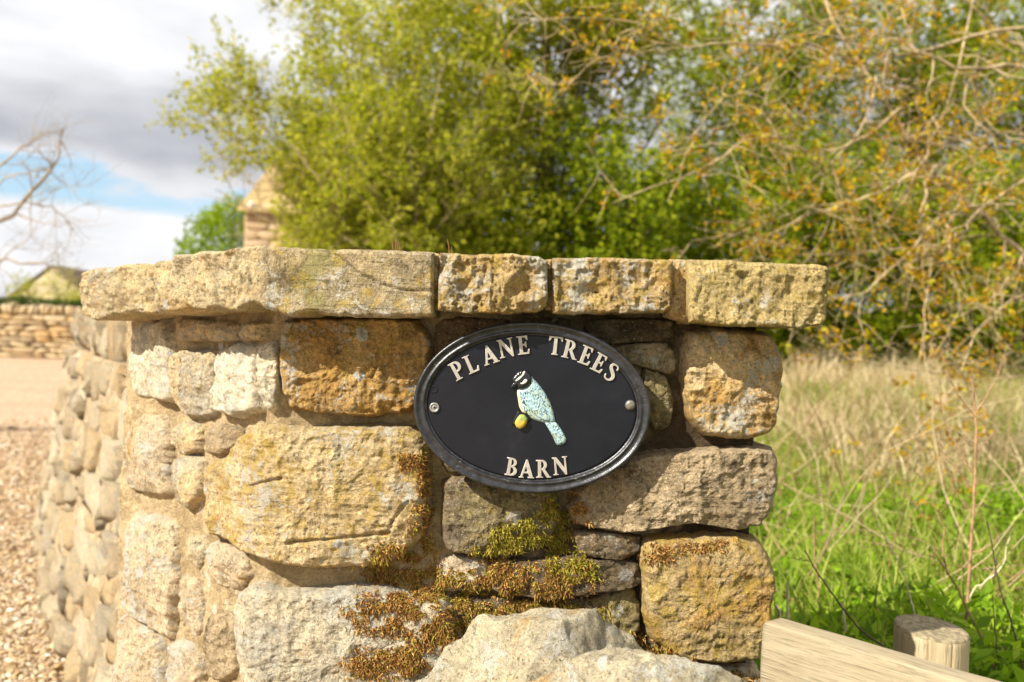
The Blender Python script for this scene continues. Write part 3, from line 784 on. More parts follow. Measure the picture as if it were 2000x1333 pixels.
M['stalk_red'] = flat_mat('dry_red_stalk', (0.26, 0.12, 0.05), 0.8, 0.2, 0.3, 40)
for k, (cx, n, label) in enumerate(((777, 5, 'tuft of short dry red stalks on the long corner coping slab'), (882, 2, 'pair of thin dry stalks on the lichen flecked coping stone'))):
    ps = []
    for i in range(n):
        x = cx + (i - n / 2) * 4; b = at(x, 496, 1.275); t = at(x + rnd.uniform(-5, 6), rnd.uniform(466, 486), 1.275); m = (b + t) / 2 + np.array([.0006, 0, 0])
        b[2] -= .004
        ps.append(([b, m, t], .0007, .0004))
    V, F = tubes(ps, 4); tag(add_mesh('dry_stalk', V, F, M['stalk_red']), label, 'dry stalks', 'dry stalks on the coping')

# ------------------------------------------------------------------ the name sign
SY = 1.262
sign = empty('house_name_sign', 'oval black cast plaque with raised silver letters and painted bird, screwed to the stone pier', 'sign')
M['sign_black'] = flat_mat('black_enamel', (0.0045, 0.005, 0.0085), 0.38, 0.34, 0.25, 12, 0.0004)
M['rim_black'] = flat_mat('worn_black_enamel', (0.018, 0.018, 0.020), 0.33, 0.6, 0.5, 90, 0.0008)
M['letter'] = flat_mat('pewter_lettering', (0.44, 0.40, 0.34), 0.45, 0.5, 0.12, 200, 0.0003, 0.35)
M['steel'] = flat_mat('dull_steel', (0.36, 0.34, 0.30), 0.4, 0.5, 0.25, 200, 0.0003, 0.7)
M['capdome'] = flat_mat('dull_bronze_cap', (0.20, 0.18, 0.14), 0.42, 0.5, 0.25, 200, 0.0003, 0.5)
M['pitdark'] = flat_mat('black_recess', (0.006, 0.006, 0.007), 0.6, 0.3)


def enamel_specks(m):
    nt = m.node_tree; q = NB(nt); b = [n for n in nt.nodes if n.type == 'BSDF_PRINCIPLED'][0]
    tc = q.n('ShaderNodeTexCoord'); v = tc.outputs['Object']; src = b.inputs['Base Color'].links[0].from_socket
    vr = q.n('ShaderNodeTexVoronoi'); q.l(v, vr.inputs['Vector']); vr.inputs['Scale'].default_value = 110
    pk = q.n('ShaderNodeSeparateColor'); q.l(vr.outputs['Color'], pk.inputs[0])
    f = q.ss(q.math('SUBTRACT', q.math('MULTIPLY', q.math('SUBTRACT', pk.outputs[1], 0.86), 0.9), vr.outputs['Distance']), 0, .02)
    c = q.mix(q.math('MULTIPLY', f, .6), src, (0.30, 0.24, 0.16))
    dust = q.ss(q.noise(v, 16, 7, .75), .52, .8)
    c = q.mix(q.math('MULTIPLY', dust, .022), c, (0.30, 0.28, 0.25))
    q.l(c, b.inputs['Base Color'])
    q.l(q.math('ADD', .34, q.math('MULTIPLY', q.noise(v, 30, 6, .7), .2)), b.inputs['Roughness'])


def rim_scuffs(m):
    nt = m.node_tree; q = NB(nt); b = [n for n in nt.nodes if n.type == 'BSDF_PRINCIPLED'][0]
    tc = q.n('ShaderNodeTexCoord'); v = tc.outputs['Object']; src = b.inputs['Base Color'].links[0].from_socket
    mp = q.n('ShaderNodeMapping'); q.l(v, mp.inputs[0]); mp.inputs['Rotation'].default_value = (0, .8, 0); mp.inputs['Scale'].default_value = (.3, 1, 1.4)
    f = q.math('MULTIPLY', q.ss(q.noise(mp.outputs[0], 420, 4, .7), .60, .70), q.ss(q.noise(v, 22, 4), .45, .62))
    q.l(q.mix(q.math('MULTIPLY', f, .75), src, (0.42, 0.40, 0.36)), b.inputs['Base Color'])


enamel_specks(M['sign_black']); rim_scuffs(M['rim_black'])
SCN = at(1039.0, 796.5, SY); SA, SB = 231.5 * SY / 1944.4, 167.0 * SY / 1944.4
ROTS = math.radians(-1.2)
def sxy(u, v):   # sign plane turned about its centre
    return SCN[0] + u * math.cos(ROTS) - v * math.sin(ROTS), SCN[2] + u * math.sin(ROTS) + v * math.cos(ROTS)


def oval(name, prof, mat, closed_center=False, n=256):
    V = []; an = np.linspace(0, 2 * math.pi, n, endpoint=False)
    for ins, h in prof:
        x, z = sxy((SA - ins) * np.cos(an), (SB - ins) * np.sin(an)); V.append(np.stack([x, np.full(n, SY + .004 - h), z], 1))
    V = np.concatenate(V); F = []
    for r in range(len(prof) - 1):
        a = r * n + np.arange(n); b = r * n + (np.arange(n) + 1) % n; F.append(np.stack([a, b, b + n, a + n], 1))
    F = [np.concatenate(F)]
    if closed_center:
        k = len(V); V = np.concatenate([V, [[SCN[0], SY + .004 - prof[-1][1], SCN[2]]]]); a = (len(prof) - 1) * n + np.arange(n)
        F.insert(0, np.stack([a, (len(prof) - 1) * n + (np.arange(n) + 1) % n, np.full(n, k)], 1))
    o = add_mesh(name, V, F, mat, True, sign, origin=SCN); return o


rim_prof = [(.012, -.010), (.0008, -.010), (0, -.008), (0, .0045), (.0006, .0060), (.0018, .0069), (.0034, .0069), (.0046, .0060), (.0056, .0048), (.0080, .0042), (.0098, .0043), (.0108, .0052), (.0120, .0056), (.0134, .0052), (.0142, .0038), (.0152, .0016), (.0166, .0012)]
oval('rim', rim_prof, M['rim_black'])
oval('face_plate', [(.0160, -.004), (.0160, .0010), (.0200, .0011), (.05, .0012), (.10, .0012)], M['sign_black'], True)
PLATE_Y = SY + .004 - .0012


def arc(cx, cy, rx, ry, a0, a1, n=10):
    return [(cx + rx * math.cos(math.radians(a)), cy + ry * math.sin(math.radians(a))) for a in np.linspace(a0, a1, n)]


def stroke_poly(pts, w):
    P = np.array(pts, float)
    t = np.linspace(0, len(P) - 1, 44); tt = np.arange(len(P))
    # smooth through the points
    Q = []
    for s in t:
        i = min(int(s), len(P) - 2); f = s - i; p0, p1, p2, p3 = P[max(i - 1, 0)], P[i], P[i + 1], P[min(i + 2, len(P) - 1)]
        Q.append(0.5 * ((2 * p1) + (-p0 + p2) * f + (2 * p0 - 5 * p1 + 4 * p2 - p3) * f * f + (-p0 + 3 * p1 - 3 * p2 + p3) * f ** 3))
    Q = np.array(Q); W = np.interp(t, tt, w)[:, None] / 2; T = np.gradient(Q, axis=0); T /= np.linalg.norm(T, axis=1, keepdims=True); Nn = np.stack([-T[:, 1], T[:, 0]], 1)
    return [tuple(p) for p in np.concatenate([Q + Nn * W, (Q - Nn * W)[::-1]])]


G = {
 'L': [[(0,0),(.60,0),(.66,.26),(.60,.26),(.50,.08),(.28,.08),(.28,.95),(.39,.96),(.39,1),(0,1),(0,.96),(.11,.95),(.11,.05),(0,.04)]],
 'T': [[(.21,0),(.55,0),(.55,.04),(.46,.05),(.46,.92),(.61,.92),(.70,.75),(.75,.75),(.75,1),(0,1),(0,.75),(.05,.75),(.14,.92),(.29,.92),(.29,.05),(.21,.04)]],
 'E': [[(0,0),(.60,0),(.65,.26),(.59,.26),(.49,.08),(.28,.08),(.28,.48),(.41,.48),(.45,.37),(.50,.37),(.50,.67),(.45,.67),(.41,.56),(.28,.56),(.28,.92),(.46,.92),(.54,.76),(.59,.76),(.58,1),(0,1),(0,.96),(.11,.95),(.11,.05),(0,.04)]],
 'A': [[(0,0),(.28,0),(.28,.04),(.19,.06),(.25,.26),(.52,.26),(.60,.06),(.51,.04),(.51,0),(.87,0),(.87,.04),(.79,.06),(.46,1.03),(.38,1.03),(.09,.06),(0,.04)], [(.28,.34),(.385,.68),(.49,.34)]],
 'N': [[(0,0),(.28,0),(.28,.04),(.19,.06),(.19,.74),(.67,-.02),(.77,-.02),(.77,.95),(.86,.96),(.86,1),(.58,1),(.58,.96),(.68,.94),(.68,.30),(.24,1),(0,1),(0,.96),(.10,.92),(.10,.06),(0,.04)]],
 'P': [[(0,0),(.39,0),(.39,.04),(.28,.06),(.28,.42)] + arc(.33,.71,.30,.29,-90,90,14) + [(0,1),(0,.96),(.11,.94),(.11,.06),(0,.04)], [(.28,.50),(.28,.92)] + arc(.31,.71,.15,.21,88,-88,12)],
 'R': [[(0,0),(.38,0),(.38,.04),(.28,.06),(.28,.43),(.34,.43),(.60,0),(.84,0),(.84,.04),(.75,.07),(.50,.47)] + arc(.33,.72,.29,.28,-52,90,14) + [(0,1),(0,.96),(.11,.94),(.11,.06),(0,.04)], [(.28,.51),(.28,.92)] + arc(.31,.715,.14,.205,88,-88,12)],
 'B': [[(0,0),(.34,0)] + arc(.34,.275,.32,.275,-80,66,12) + arc(.32,.76,.27,.24,-58,90,12) + [(0,1),(0,.96),(.11,.94),(.11,.06),(0,.04)],
       [(.28,.08),(.28,.48)] + arc(.31,.28,.17,.20,88,-88,10), [(.28,.56),(.28,.92)] + arc(.30,.74,.135,.18,88,-88,10)],
 'S': [stroke_poly([(.50,.72),(.50,.83),(.44,.92),(.30,.96),(.15,.90),(.12,.76),(.22,.62),(.38,.48),(.48,.34),(.48,.18),(.37,.06),(.22,.04),(.09,.12),(.06,.28)], [.05,.08,.075,.08,.12,.15,.17,.18,.17,.14,.09,.08,.085,.05])],
}
WID = {'L': .66, 'T': .75, 'E': .62, 'A': .87, 'N': .86, 'P': .63, 'R': .84, 'B': .66, 'S': .58}


def letter(ch, px, py, ang, h=0.0232):
    cu = bpy.data.curves.new('letter', 'CURVE'); cu.dimensions = '2D'; cu.fill_mode = 'BOTH'
    for lp in G[ch]:
        sp = cu.splines.new('POLY'); sp.points.add(len(lp) - 1); sp.use_cyclic_u = True
        for p, (x, y) in zip(sp.points, lp): p.co = ((x - WID[ch] / 2) * h, (y - .5) * h, 0, 1)
    cu.extrude = .0011; cu.bevel_depth = .00045; cu.bevel_resolution = 2; cu.offset = -.00022
    tmp = bpy.data.objects.new('tmp', cu); COL.objects.link(tmp)
    dg = bpy.context.evaluated_depsgraph_get(); me = bpy.data.meshes.new_from_object(tmp.evaluated_get(dg)); me.name = 'letter'
    bpy.data.objects.remove(tmp); bpy.data.curves.remove(cu)
    me.materials.clear(); me.materials.append(M['letter'])
    o = bpy.data.objects.new('letter', me); COL.objects.link(o); o.parent = sign
    p = at(px, py, PLATE_Y - .0006)
    o.matrix_world = Matrix.Translation((p[0], PLATE_Y - .0006, p[2])) @ Matrix.Rotation(-math.radians(ang + ROLL), 4, 'Y') @ Matrix.Rotation(math.pi / 2, 4, 'X')
    o['label'] = 'raised silver capital ' + ch


def c6(x, y): return 780 + x / 3.702, 620 + y / 3.702
for ch, x, y, an in (('P', 418, 385, 29), ('L', 520, 336, 24), ('A', 652, 272, 18), ('N', 772, 222, 12), ('E', 893, 202, 6.5),
                     ('T', 1128, 206, -6), ('R', 1240, 234, -13), ('E', 1348, 276, -20), ('E', 1444, 330, -27), ('S', 1534, 398, -31)):
    letter(ch, *c6(x, y), an)
for ch, x, y, an in (('B', 812, 1082, -9), ('A', 922, 1098, -3), ('R', 1042, 1096, 1), ('N', 1164, 1074, 6)):
    letter(ch, *c6(x, y), an, 0.0222)


def relief(name, poly, mat, h0, H, parent, edge=.0025, cell=lambda x, y: (960 + x / 6.667, 700 + y / 6.667), seed=0, rough=0.0, label=None, n=90):
    P = [cell(*p) for p in poly]; L, per = smooth_loop(P, n); c = L.mean(0)
    Rw = np.mean(np.linalg.norm(L - c, axis=1)) * SY / 1944.4
    nr = 16; t = np.linspace(0, 1, nr + 1)[1:]; dist = (1 - t) * Rw
    prof = np.sqrt(np.clip(1 - np.clip(1 - dist / min(edge, Rw), 0, 1) ** 2, 0, 1))
    px = np.concatenate([c[None]] + [c + (L - c) * k for k in t]); hh = np.concatenate([[1.], np.repeat(prof, n)])
    y0 = PLATE_Y - h0
    q = at(px[:, 0], px[:, 1], SY); q[:, 1] = y0 - H * hh
    if rough: q[:, 1] += rough * fbm(q * 420, seed, 3) * hh
    back = q[-n:].copy(); back[:, 1] = PLATE_Y + .0012
    V = np.concatenate([q, back]); F = []
    for r in range(nr):
        a = 1 + r * n + np.arange(n); b = 1 + r * n + (np.arange(n) + 1) % n; F.append(np.stack([a, a + n, b + n, b], 1))
    tri = np.stack([np.zeros(n, int), 1 + np.arange(n), 1 + (np.arange(n) + 1) % n], 1)
    o = add_mesh(name, V, [tri, np.concatenate(F)], mat, True, parent, origin=q[0])
    if parent is not sign: o.location = Vector([float(v) for v in q[0]]) - parent.location
    if label: o['label'] = label
    return o


def feather_mat(name, base, alt, fleck, amount=.5):
    m, nt, b, out = new_mat(name); q = NB(nt); tc = q.n('ShaderNodeTexCoord'); v = tc.outputs['Object']
    c = q.mix(q.ss(q.noise(v, 90, 3), .45, .62), base, alt)
    mp = q.n('ShaderNodeMapping'); q.l(v, mp.inputs[0]); mp.inputs['Rotation'].default_value = (0, .5, 0); mp.inputs['Scale'].default_value = (1.4, 1, .6)
    f = q.ss(q.noise(mp.outputs[0], 620, 3, .6, .5), .60 - .1 * amount, .66 - .1 * amount)
    f = q.math('MULTIPLY', f, q.ss(q.noise(v, 130, 2), .38, .52))
    c = q.mix(f, c, fleck); q.l(c, b.inputs['Base Color']); b.inputs['Roughness'].default_value = .42; b.inputs['Specular IOR Level'].default_value = .5
    q.l(q.bump(q.noise(mp.outputs[0], 500, 3), .6, .0006), b.inputs['Normal'])
    return m


M['blue'] = feather_mat('pale_blue_paint', (0.34, 0.50, 0.52), (0.38, 0.48, 0.34), (0.015, 0.025, 0.07), .95)
M['cream'] = flat_mat('cream_paint', (0.66, 0.58, 0.36), .45, .5, .1, 200, .0003)
M['gloss'] = flat_mat('gloss_black_paint', (0.012, 0.012, 0.014), .16, .6, .3, 300, .0004)
M['whitep'] = flat_mat('white_paint', (0.66, 0.60, 0.54), .35, .5, .1, 300, .0003)
m_, nt_, b_, o_ = new_mat('yellow_and_green_paint'); q_ = NB(nt_); tc_ = q_.n('ShaderNodeTexCoord'); sp_ = q_.n('ShaderNodeSeparateXYZ'); q_.l(tc_.outputs['Object'], sp_.inputs[0])
q_.l(q_.mix(q_.ss(q_.math('ADD', sp_.outputs[2], q_.math('MULTIPLY', q_.noise(tc_.outputs['Object'], 300), .003)), .0015, .0045), (0.50, 0.35, 0.05), (0.26, 0.32, 0.08)), b_.inputs['Base Color']); b_.inputs['Roughness'].default_value = .4
M['knob'] = m_
bird = relief('bird_relief', [(340,405),(390,400),(455,375),(505,330),(528,270),(500,212),(560,280),(640,370),(715,480),(775,600),(815,720),(832,832),(790,850),(690,845),(600,820),(520,790),(470,745),(455,715),(400,705),(365,640),(345,540),(332,450)], M['blue'], 0, .0042, sign, .008, seed=3, rough=.0005)
relief('tail', [(690,838),(740,830),(832,832),(905,920),(978,1050),(955,1108),(885,1140),(845,1128),(800,1030),(740,920)], M['blue'], 0, .0034, bird, .004, seed=5, rough=.0004)
relief('breast', [(336,415),(372,412),(392,480),(402,560),(440,620),(462,660),(468,705),(440,718),(400,705),(364,640),(345,540),(333,455)], M['cream'], .0016, .0020, bird, .004, label='cream breast')
relief('wing', [(415,535),(450,520),(560,540),(680,640),(770,770),(760,812),(690,812),(560,740),(470,640),(420,580)], M['blue'], .0036, .0014, bird, .004, seed=9, rough=.0004)
relief('wing_edge', [(405,545),(425,540),(445,580),(468,615),(462,632),(430,602),(410,570)], M['gloss'], .0036, .0012, bird, .002, n=40)
relief('head', [(300,225),(345,178),(405,155),(465,172),(512,222),(526,275),(500,335),(450,378),(390,402),(345,390),(330,350),(262,388),(248,372),(280,325),(266,272)], M['gloss'], .0030, .0034, bird, .006)
relief('head_stripe', [(418,170),(440,172),(435,205),(370,275),(312,312),(300,298),(345,250),(395,215)], M['whitep'], .0050, .0016, bird, .002, n=50, label='white brow stripe')
relief('cheek', [(358,330),(390,318),(432,262),(462,258),(478,285),(455,322),(410,345),(372,346)], M['whitep'], .0050, .0018, bird, .003, n=50, label='white cheek')
relief('beak', [(252,374),(275,335),(300,318),(318,334),(296,362),(266,386)], M['gloss'], .0050, .0012, bird, .002, n=40)
relief('twig', [(268,870),(285,800),(340,690),(390,700),(470,720),(520,790),(480,840),(330,880)], M['sign_black'], 0, .0022, sign, .003, label='black moulded twig end under the bird')
relief('perch_knob', [(345,760),(375,732),(430,738),(468,785),(462,835),(425,895),(370,924),(325,900),(302,850),(318,800)], M['knob'], .0022, .0050, sign, .005, label='painted yellow and green perch end')


def disc(name, px, py, prof, mat, n=32, label=None, parent=sign):
    c = at(px, py, SY); V = []
    an = np.linspace(0, 2 * math.pi, n, endpoint=False)
    for r, h in prof: V.append(np.stack([c[0] + r * np.cos(an), np.full(n, PLATE_Y - h), c[2] + r * np.sin(an)], 1))
    V = np.concatenate(V + [np.array([[c[0], PLATE_Y - prof[-1][1], c[2]]])]); F = []
    for r in range(len(prof) - 1):
        a = r * n + np.arange(n); b = r * n + (np.arange(n) + 1) % n; F.append(np.stack([a, b, b + n, a + n], 1))
    a = (len(prof) - 1) * n + np.arange(n); b = (len(prof) - 1) * n + (np.arange(n) + 1) % n
    o = add_mesh(name, V, [np.stack([a, b, np.full(n, len(V) - 1)], 1), np.concatenate(F)], mat, True, parent, origin=c)
    if parent is not sign: o.location = Vector([float(v) for v in c]) - parent.location
    if label: o['label'] = label
    return o


sc1 = disc('screw', 848.3, 796.5, [(.0062, -.001), (.0064, .0012), (.0060, .0024), (.0050, .0028), (.0044, .0026), (.0038, .0014), (.0034, .0012), (.0030, .0016), (.0008, .0019)], M['steel'], label='bright cross head screw in a washer')
for rot in (.35, .35 + math.pi / 2):
    c = at(848.3, 796.5, SY); y = PLATE_Y - .0021; w, l = .0005, .0022; dx, dz = math.cos(rot), math.sin(rot)
    pts = [(c[0] + dx * l * a - dz * w * b, y + .0001 * (rot > 1), c[2] + dz * l * a + dx * w * b) for a, b in ((-1, -1), (1, -1), (1, 1), (-1, 1))]
    pts += [(x, y_ + .0012, z) for x, y_, z in pts]
    o = add_mesh('slot', pts, [np.array([(0, 1, 2, 3), (4, 7, 6, 5), (0, 4, 5, 1), (1, 5, 6, 2), (2, 6, 7, 3), (3, 7, 4, 0)])], M['pitdark'], False, sc1, origin=c); o.location = (0, 0, 0)
disc('screw_cap', 1231.5, 792, [(.0066, -.001), (.0066, .0006), (.0062, .0018), (.0050, .0030), (.0030, .0038), (.0010, .0041)], M['capdome'], label='domed grey cap over the second screw')
disc('casting_mark', 847.5, 761, [(.0052, -.001), (.0052, .0002), (.0046, .0006), (.0036, .0003), (.0005, .0003)], M['sign_black'], label='faint round cast boss')

# ------------------------------------------------------------------ rocks at the foot of the pier
def rock(name, centre, radii, planes, mat, seed, label, rot=0.0):
    import bmesh
    bm = bmesh.new(); bmesh.ops.create_icosphere(bm, subdivisions=6, radius=1.0)
    V = np.array([v.co[:] for v in bm.verts]); F = np.array([[v.index for v in f.verts] for f in bm.faces]); bm.free()
    V = V * (1 + .12 * fbm(V * 1.1, seed, 3))[:, None]; pr = np.random.RandomState(seed)
    for _c in range(9):
        nn = pr.normal(0, 1, 3); nn[1] = -abs(nn[1]); nn /= np.linalg.norm(nn); V = V - nn[None] * np.clip(V @ nn - pr.uniform(.80, .95), 0, None)[:, None]
    for (nx, ny, nz), d in planes:
        nn = np.array([nx, ny, nz], float); nn /= np.linalg.norm(nn); s = V @ nn - d; V = V - nn[None] * (np.clip(s, 0, None) * .98)[:, None]
    V = V * np.array(radii)
    nrm = V / np.linalg.norm(V, axis=1, keepdims=True)
    V = V + nrm * (.012 * fbm(V * 12, seed + 3, 5, .55, True) + .004 * fbm(V * 55, seed + 4, 4, .6, True))[:, None]
    c, s = math.cos(rot), math.sin(rot); V = V @ np.array([[c, s, 0], [-s, c, 0], [0, 0, 1]])
    return tag(add_mesh(name, V + np.array(centre), [F], mat, True, None, origin=centre), label, 'rock', 'loose rocks at the foot of the pier')


c = at(1085, 1190, 1.15)
rock('boulder', (c[0], 1.15, c[2] - .243), (.215, .115, .245), [((-.75, -.45, .62), .70), ((.15, -.85, .30), .62), ((.72, -.3, .55), .66), ((-.1, .05, 1), .93), ((-.55, -.8, .15), .74)], M['boulder'], 61,
     'tall pale angular boulder leaning against the foot of the stone pier')
c = at(1235, 1282, 1.03)
rock('boulder', (c[0] + .01, 1.02, c[2] - .185), (.165, .10, .195), [((-.5, -.5, .7), .72), ((.2, -.6, .75), .74), ((.6, -.5, .5), .72), ((0, 0, 1), .9)], M['boulder'], 67,
     'low flat topped tan rock lying in front of the tall boulder')

# ------------------------------------------------------------------ ground
def meadow_mask(x, y):
    x = np.asarray(x, float); y = np.asarray(y, float); yy = np.maximum(y, 0)
    xb = -0.30 * yy - .12; w = .26 * yy + .14
    return sstep(0, 1, (x - xb) / w)


def gz(x, y):
    x = np.asarray(x, float); y = np.asarray(y, float)
    mh = .28 + .36 * sstep(4, 14, y) - .0
    p = np.stack([x * .5, y * .5, np.zeros_like(x)], -1)
    return meadow_mask(x, y) * (mh + .05 * fbm(p, 9, 3)) * (1 - .0 * x)


def ground():
    u = np.linspace(-1, 1, 241); x = np.sinh(u * 5.2) / math.sinh(5.2) * 600
    v = np.linspace(0, 1, 300); y = -20 + 0 * v
    y = np.sinh((v - .12) * 5.6) / math.sinh(5.6 * .88) * 900
    X, Y = np.meshgrid(x, y); Z = gz(X, Y)
    V = np.stack([X, Y, Z], -1).reshape(-1, 3); n = len(x)
    i, j = np.meshgrid(np.arange(len(y) - 1), np.arange(n - 1), indexing='ij'); a = (i * n + j).ravel()
    o = add_mesh('ground', V, [np.stack([a, a + 1, a + n + 1, a + n], 1)], M['ground'], True)
    at_ = o.data.attributes.new('meadow', 'FLOAT', 'POINT')
    mk = meadow_mask(X, Y).ravel(); mk = np.maximum(mk, (Y.ravel() > 28.5) * 1.0)
    at_.data.foreach_set('value', mk.astype(np.float32))
    tag(o, 'gravel drive on the left rising to grassy meadow on the right', kind='structure')
    return o


m, nt, b, out = new_mat('gravel_and_meadow_soil'); q = NB(nt)
tc = q.n('ShaderNodeTexCoord'); v = tc.outputs['Object']
at_ = q.n('ShaderNodeAttribute'); at_.attribute_name = 'meadow'
vr = q.n('ShaderNodeTexVoronoi'); q.l(v, vr.inputs['Vector']); vr.inputs['Scale'].default_value = 55
vs = q.n('ShaderNodeSeparateColor'); q.l(vr.outputs['Color'], vs.inputs[0])
gc = q.ramp(vs.outputs[0], [(0, (0.30, 0.19, 0.10)), (.25, (0.52, 0.37, 0.22)), (.5, (0.62, 0.47, 0.32)), (.75, (0.50, 0.36, 0.25)), (1, (0.74, 0.62, 0.46))])
gc = q.mix(q.math('MULTIPLY', q.ss(q.noise(v, .8, 5, .6), .42, .68), .35), gc, (0.56, 0.42, 0.29))
gc = q.mix(q.ss(q.noise(v, 9, 6, .75), .35, .7), gc, q.mix(1.0, gc, (0.62, 0.60, 0.55), 'MULTIPLY'))
trk = q.n('ShaderNodeMapping'); q.l(v, trk.inputs[0]); trk.inputs['Scale'].default_value = (.12, 1, 1); gc = q.mix(q.math('MULTIPLY', q.ss(q.noise(trk.outputs[0], 1.1, 4, .6), .35, .75), .5), gc, q.mix(1.0, gc, (0.80, 0.77, 0.72), 'MULTIPLY'))
gc = q.mix(1.0, gc, (0.97, 0.92, 0.90), 'MULTIPLY')
sc_ = q.ramp(q.noise(v, 7, 6, .65), [(.3, (0.045, 0.07, 0.014)), (.55, (0.13, 0.15, 0.03)), (.75, (0.28, 0.23, 0.10))])
q.l(q.mix(q.ss(at_.outputs['Fac'], .3, .6), gc, sc_), b.inputs['Base Color'])
q.l(q.bump(vr.outputs['Distance'], 1.0, .008), b.inputs['Normal'])
M['ground'] = m
ground()


def gravel():
    import bmesh
    rs = np.random.RandomState(3)
    k = 42000
    y = 2.2 + (rs.rand(k) ** 1.6) * 9.0; a = rs.uniform(-.70, -.40, k); x = a * y
    keep = (meadow_mask(x, y) < .2) & (rs.rand(k) > sstep(5, 11, y)); x, y = x[keep], y[keep]; k = len(x)
    bm = bmesh.new(); bmesh.ops.create_icosphere(bm, subdivisions=1, radius=1.0)
    B = np.array([v.co[:] for v in bm.verts]); F = np.array([[v.index for v in f.verts] for f in bm.faces]); bm.free()
    ob = None
    s = rs.uniform(.0042, .0095, k) * np.where(rs.rand(k) < .03, 1.9, 1) * (1 + .12 * np.clip(y - 4, 0, 5))
    sc = np.stack([s * rs.uniform(.8, 1.5, k), s * rs.uniform(.8, 1.5, k), s * rs.uniform(.5, .9, k)], 1)
    th = rs.rand(k) * 6.283; c, sn = np.cos(th), np.sin(th)
    V = B[None] * sc[:, None] * (1 + rs.uniform(-.18, .18, (k, len(B), 1)))
    W = V.copy(); W[..., 0] = V[..., 0] * c[:, None] - V[..., 1] * sn[:, None]; W[..., 1] = V[..., 0] * sn[:, None] + V[..., 1] * c[:, None]
    tl = rs.normal(0, .35, k)[:, None]; W[..., 2] = W[..., 2] + tl * V[..., 0]
    W += np.stack([x, y, gz(x, y) + s * .45], 1)[:, None]
    Fa = (F[None] + (np.arange(k) * len(B))[:, None, None]).reshape(-1, 3)
    tag(add_mesh('gravel', W.reshape(-1, 3), [Fa], M['pebble'], False), 'loose pink and buff gravel covering the drive', 'gravel', kind='stuff')


M['pebble'] = leaf_mat('buff_pebbles', [(0, (0.14, 0.085, 0.045)), (.25, (0.36, 0.245, 0.125)), (.5, (0.50, 0.37, 0.21)), (.75, (0.36, 0.28, 0.20)), (.92, (0.58, 0.46, 0.30)), (1, (0.80, 0.75, 0.63))], 0.0, .8)
gravel()

# ------------------------------------------------------------------ dry stone walls
def block_protos(name, mat, k=9, n=4, rnd_=.10, amp=.13):
    out = []
    for s in range(k):
        g = np.linspace(-1, 1, n + 1); V, F = [], []; idx = {}
        def vid(p):
            key = tuple(np.round(p, 4))
            if key not in idx: idx[key] = len(V); V.append(p)
            return idx[key]
        for ax in range(3):
            for sg in (-1, 1):
                for i in range(n):
                    for j in range(n):
                        q4 = []
                        for a, b in ((i, j), (i + 1, j), (i + 1, j + 1), (i, j + 1)):
                            p = [0, 0, 0]; p[ax] = sg; p[(ax + 1) % 3] = g[a]; p[(ax + 2) % 3] = g[b]; q4.append(vid(tuple(p)))
                        F.append(q4 if sg > 0 else q4[::-1])
        P = np.array(V, float); sph = P / np.linalg.norm(P, axis=1, keepdims=True) * 1.25
        P = P * (1 - rnd_) + sph * rnd_
        P = P * .5 + amp * np.stack([vnoise(P * 1.5 + 9.1 * s, s * 7 + i) for i in range(3)], 1) + .04 * np.stack([vnoise(P * 4.5 + 3.1 * s, s * 9 + i) for i in range(3)], 1)
        pr = np.random.RandomState(s + 40)
        for _c in range(6):
            nn = pr.normal(0, 1, 3); nn /= np.linalg.norm(nn); dd = P @ nn; P = P - nn[None] * np.clip(dd - pr.uniform(.42, .56), 0, None)[:, None]
        me = add_mesh(name, P, [np.array(F)], mat, True); out.append(me.data); bpy.data.objects.remove(me)
    return out


def put(name, me, loc, xdir, size, parent, lean=0.0, roll=0.0, up=None):
    o = bpy.data.objects.new(name, me); COL.objects.link(o); o.parent = parent
    x = Vector((xdir[0], xdir[1], 0)).normalized(); z = Vector((0, 0, 1)); y = z.cross(x)
    R = Matrix((x, y, z)).transposed().to_4x4() @ Matrix.Rotation(lean, 4, 'X') @ Matrix.Rotation(roll, 4, 'Y')
    o.matrix_world = Matrix.Translation(loc) @ R @ Matrix.Diagonal((*size, 1))
    return o


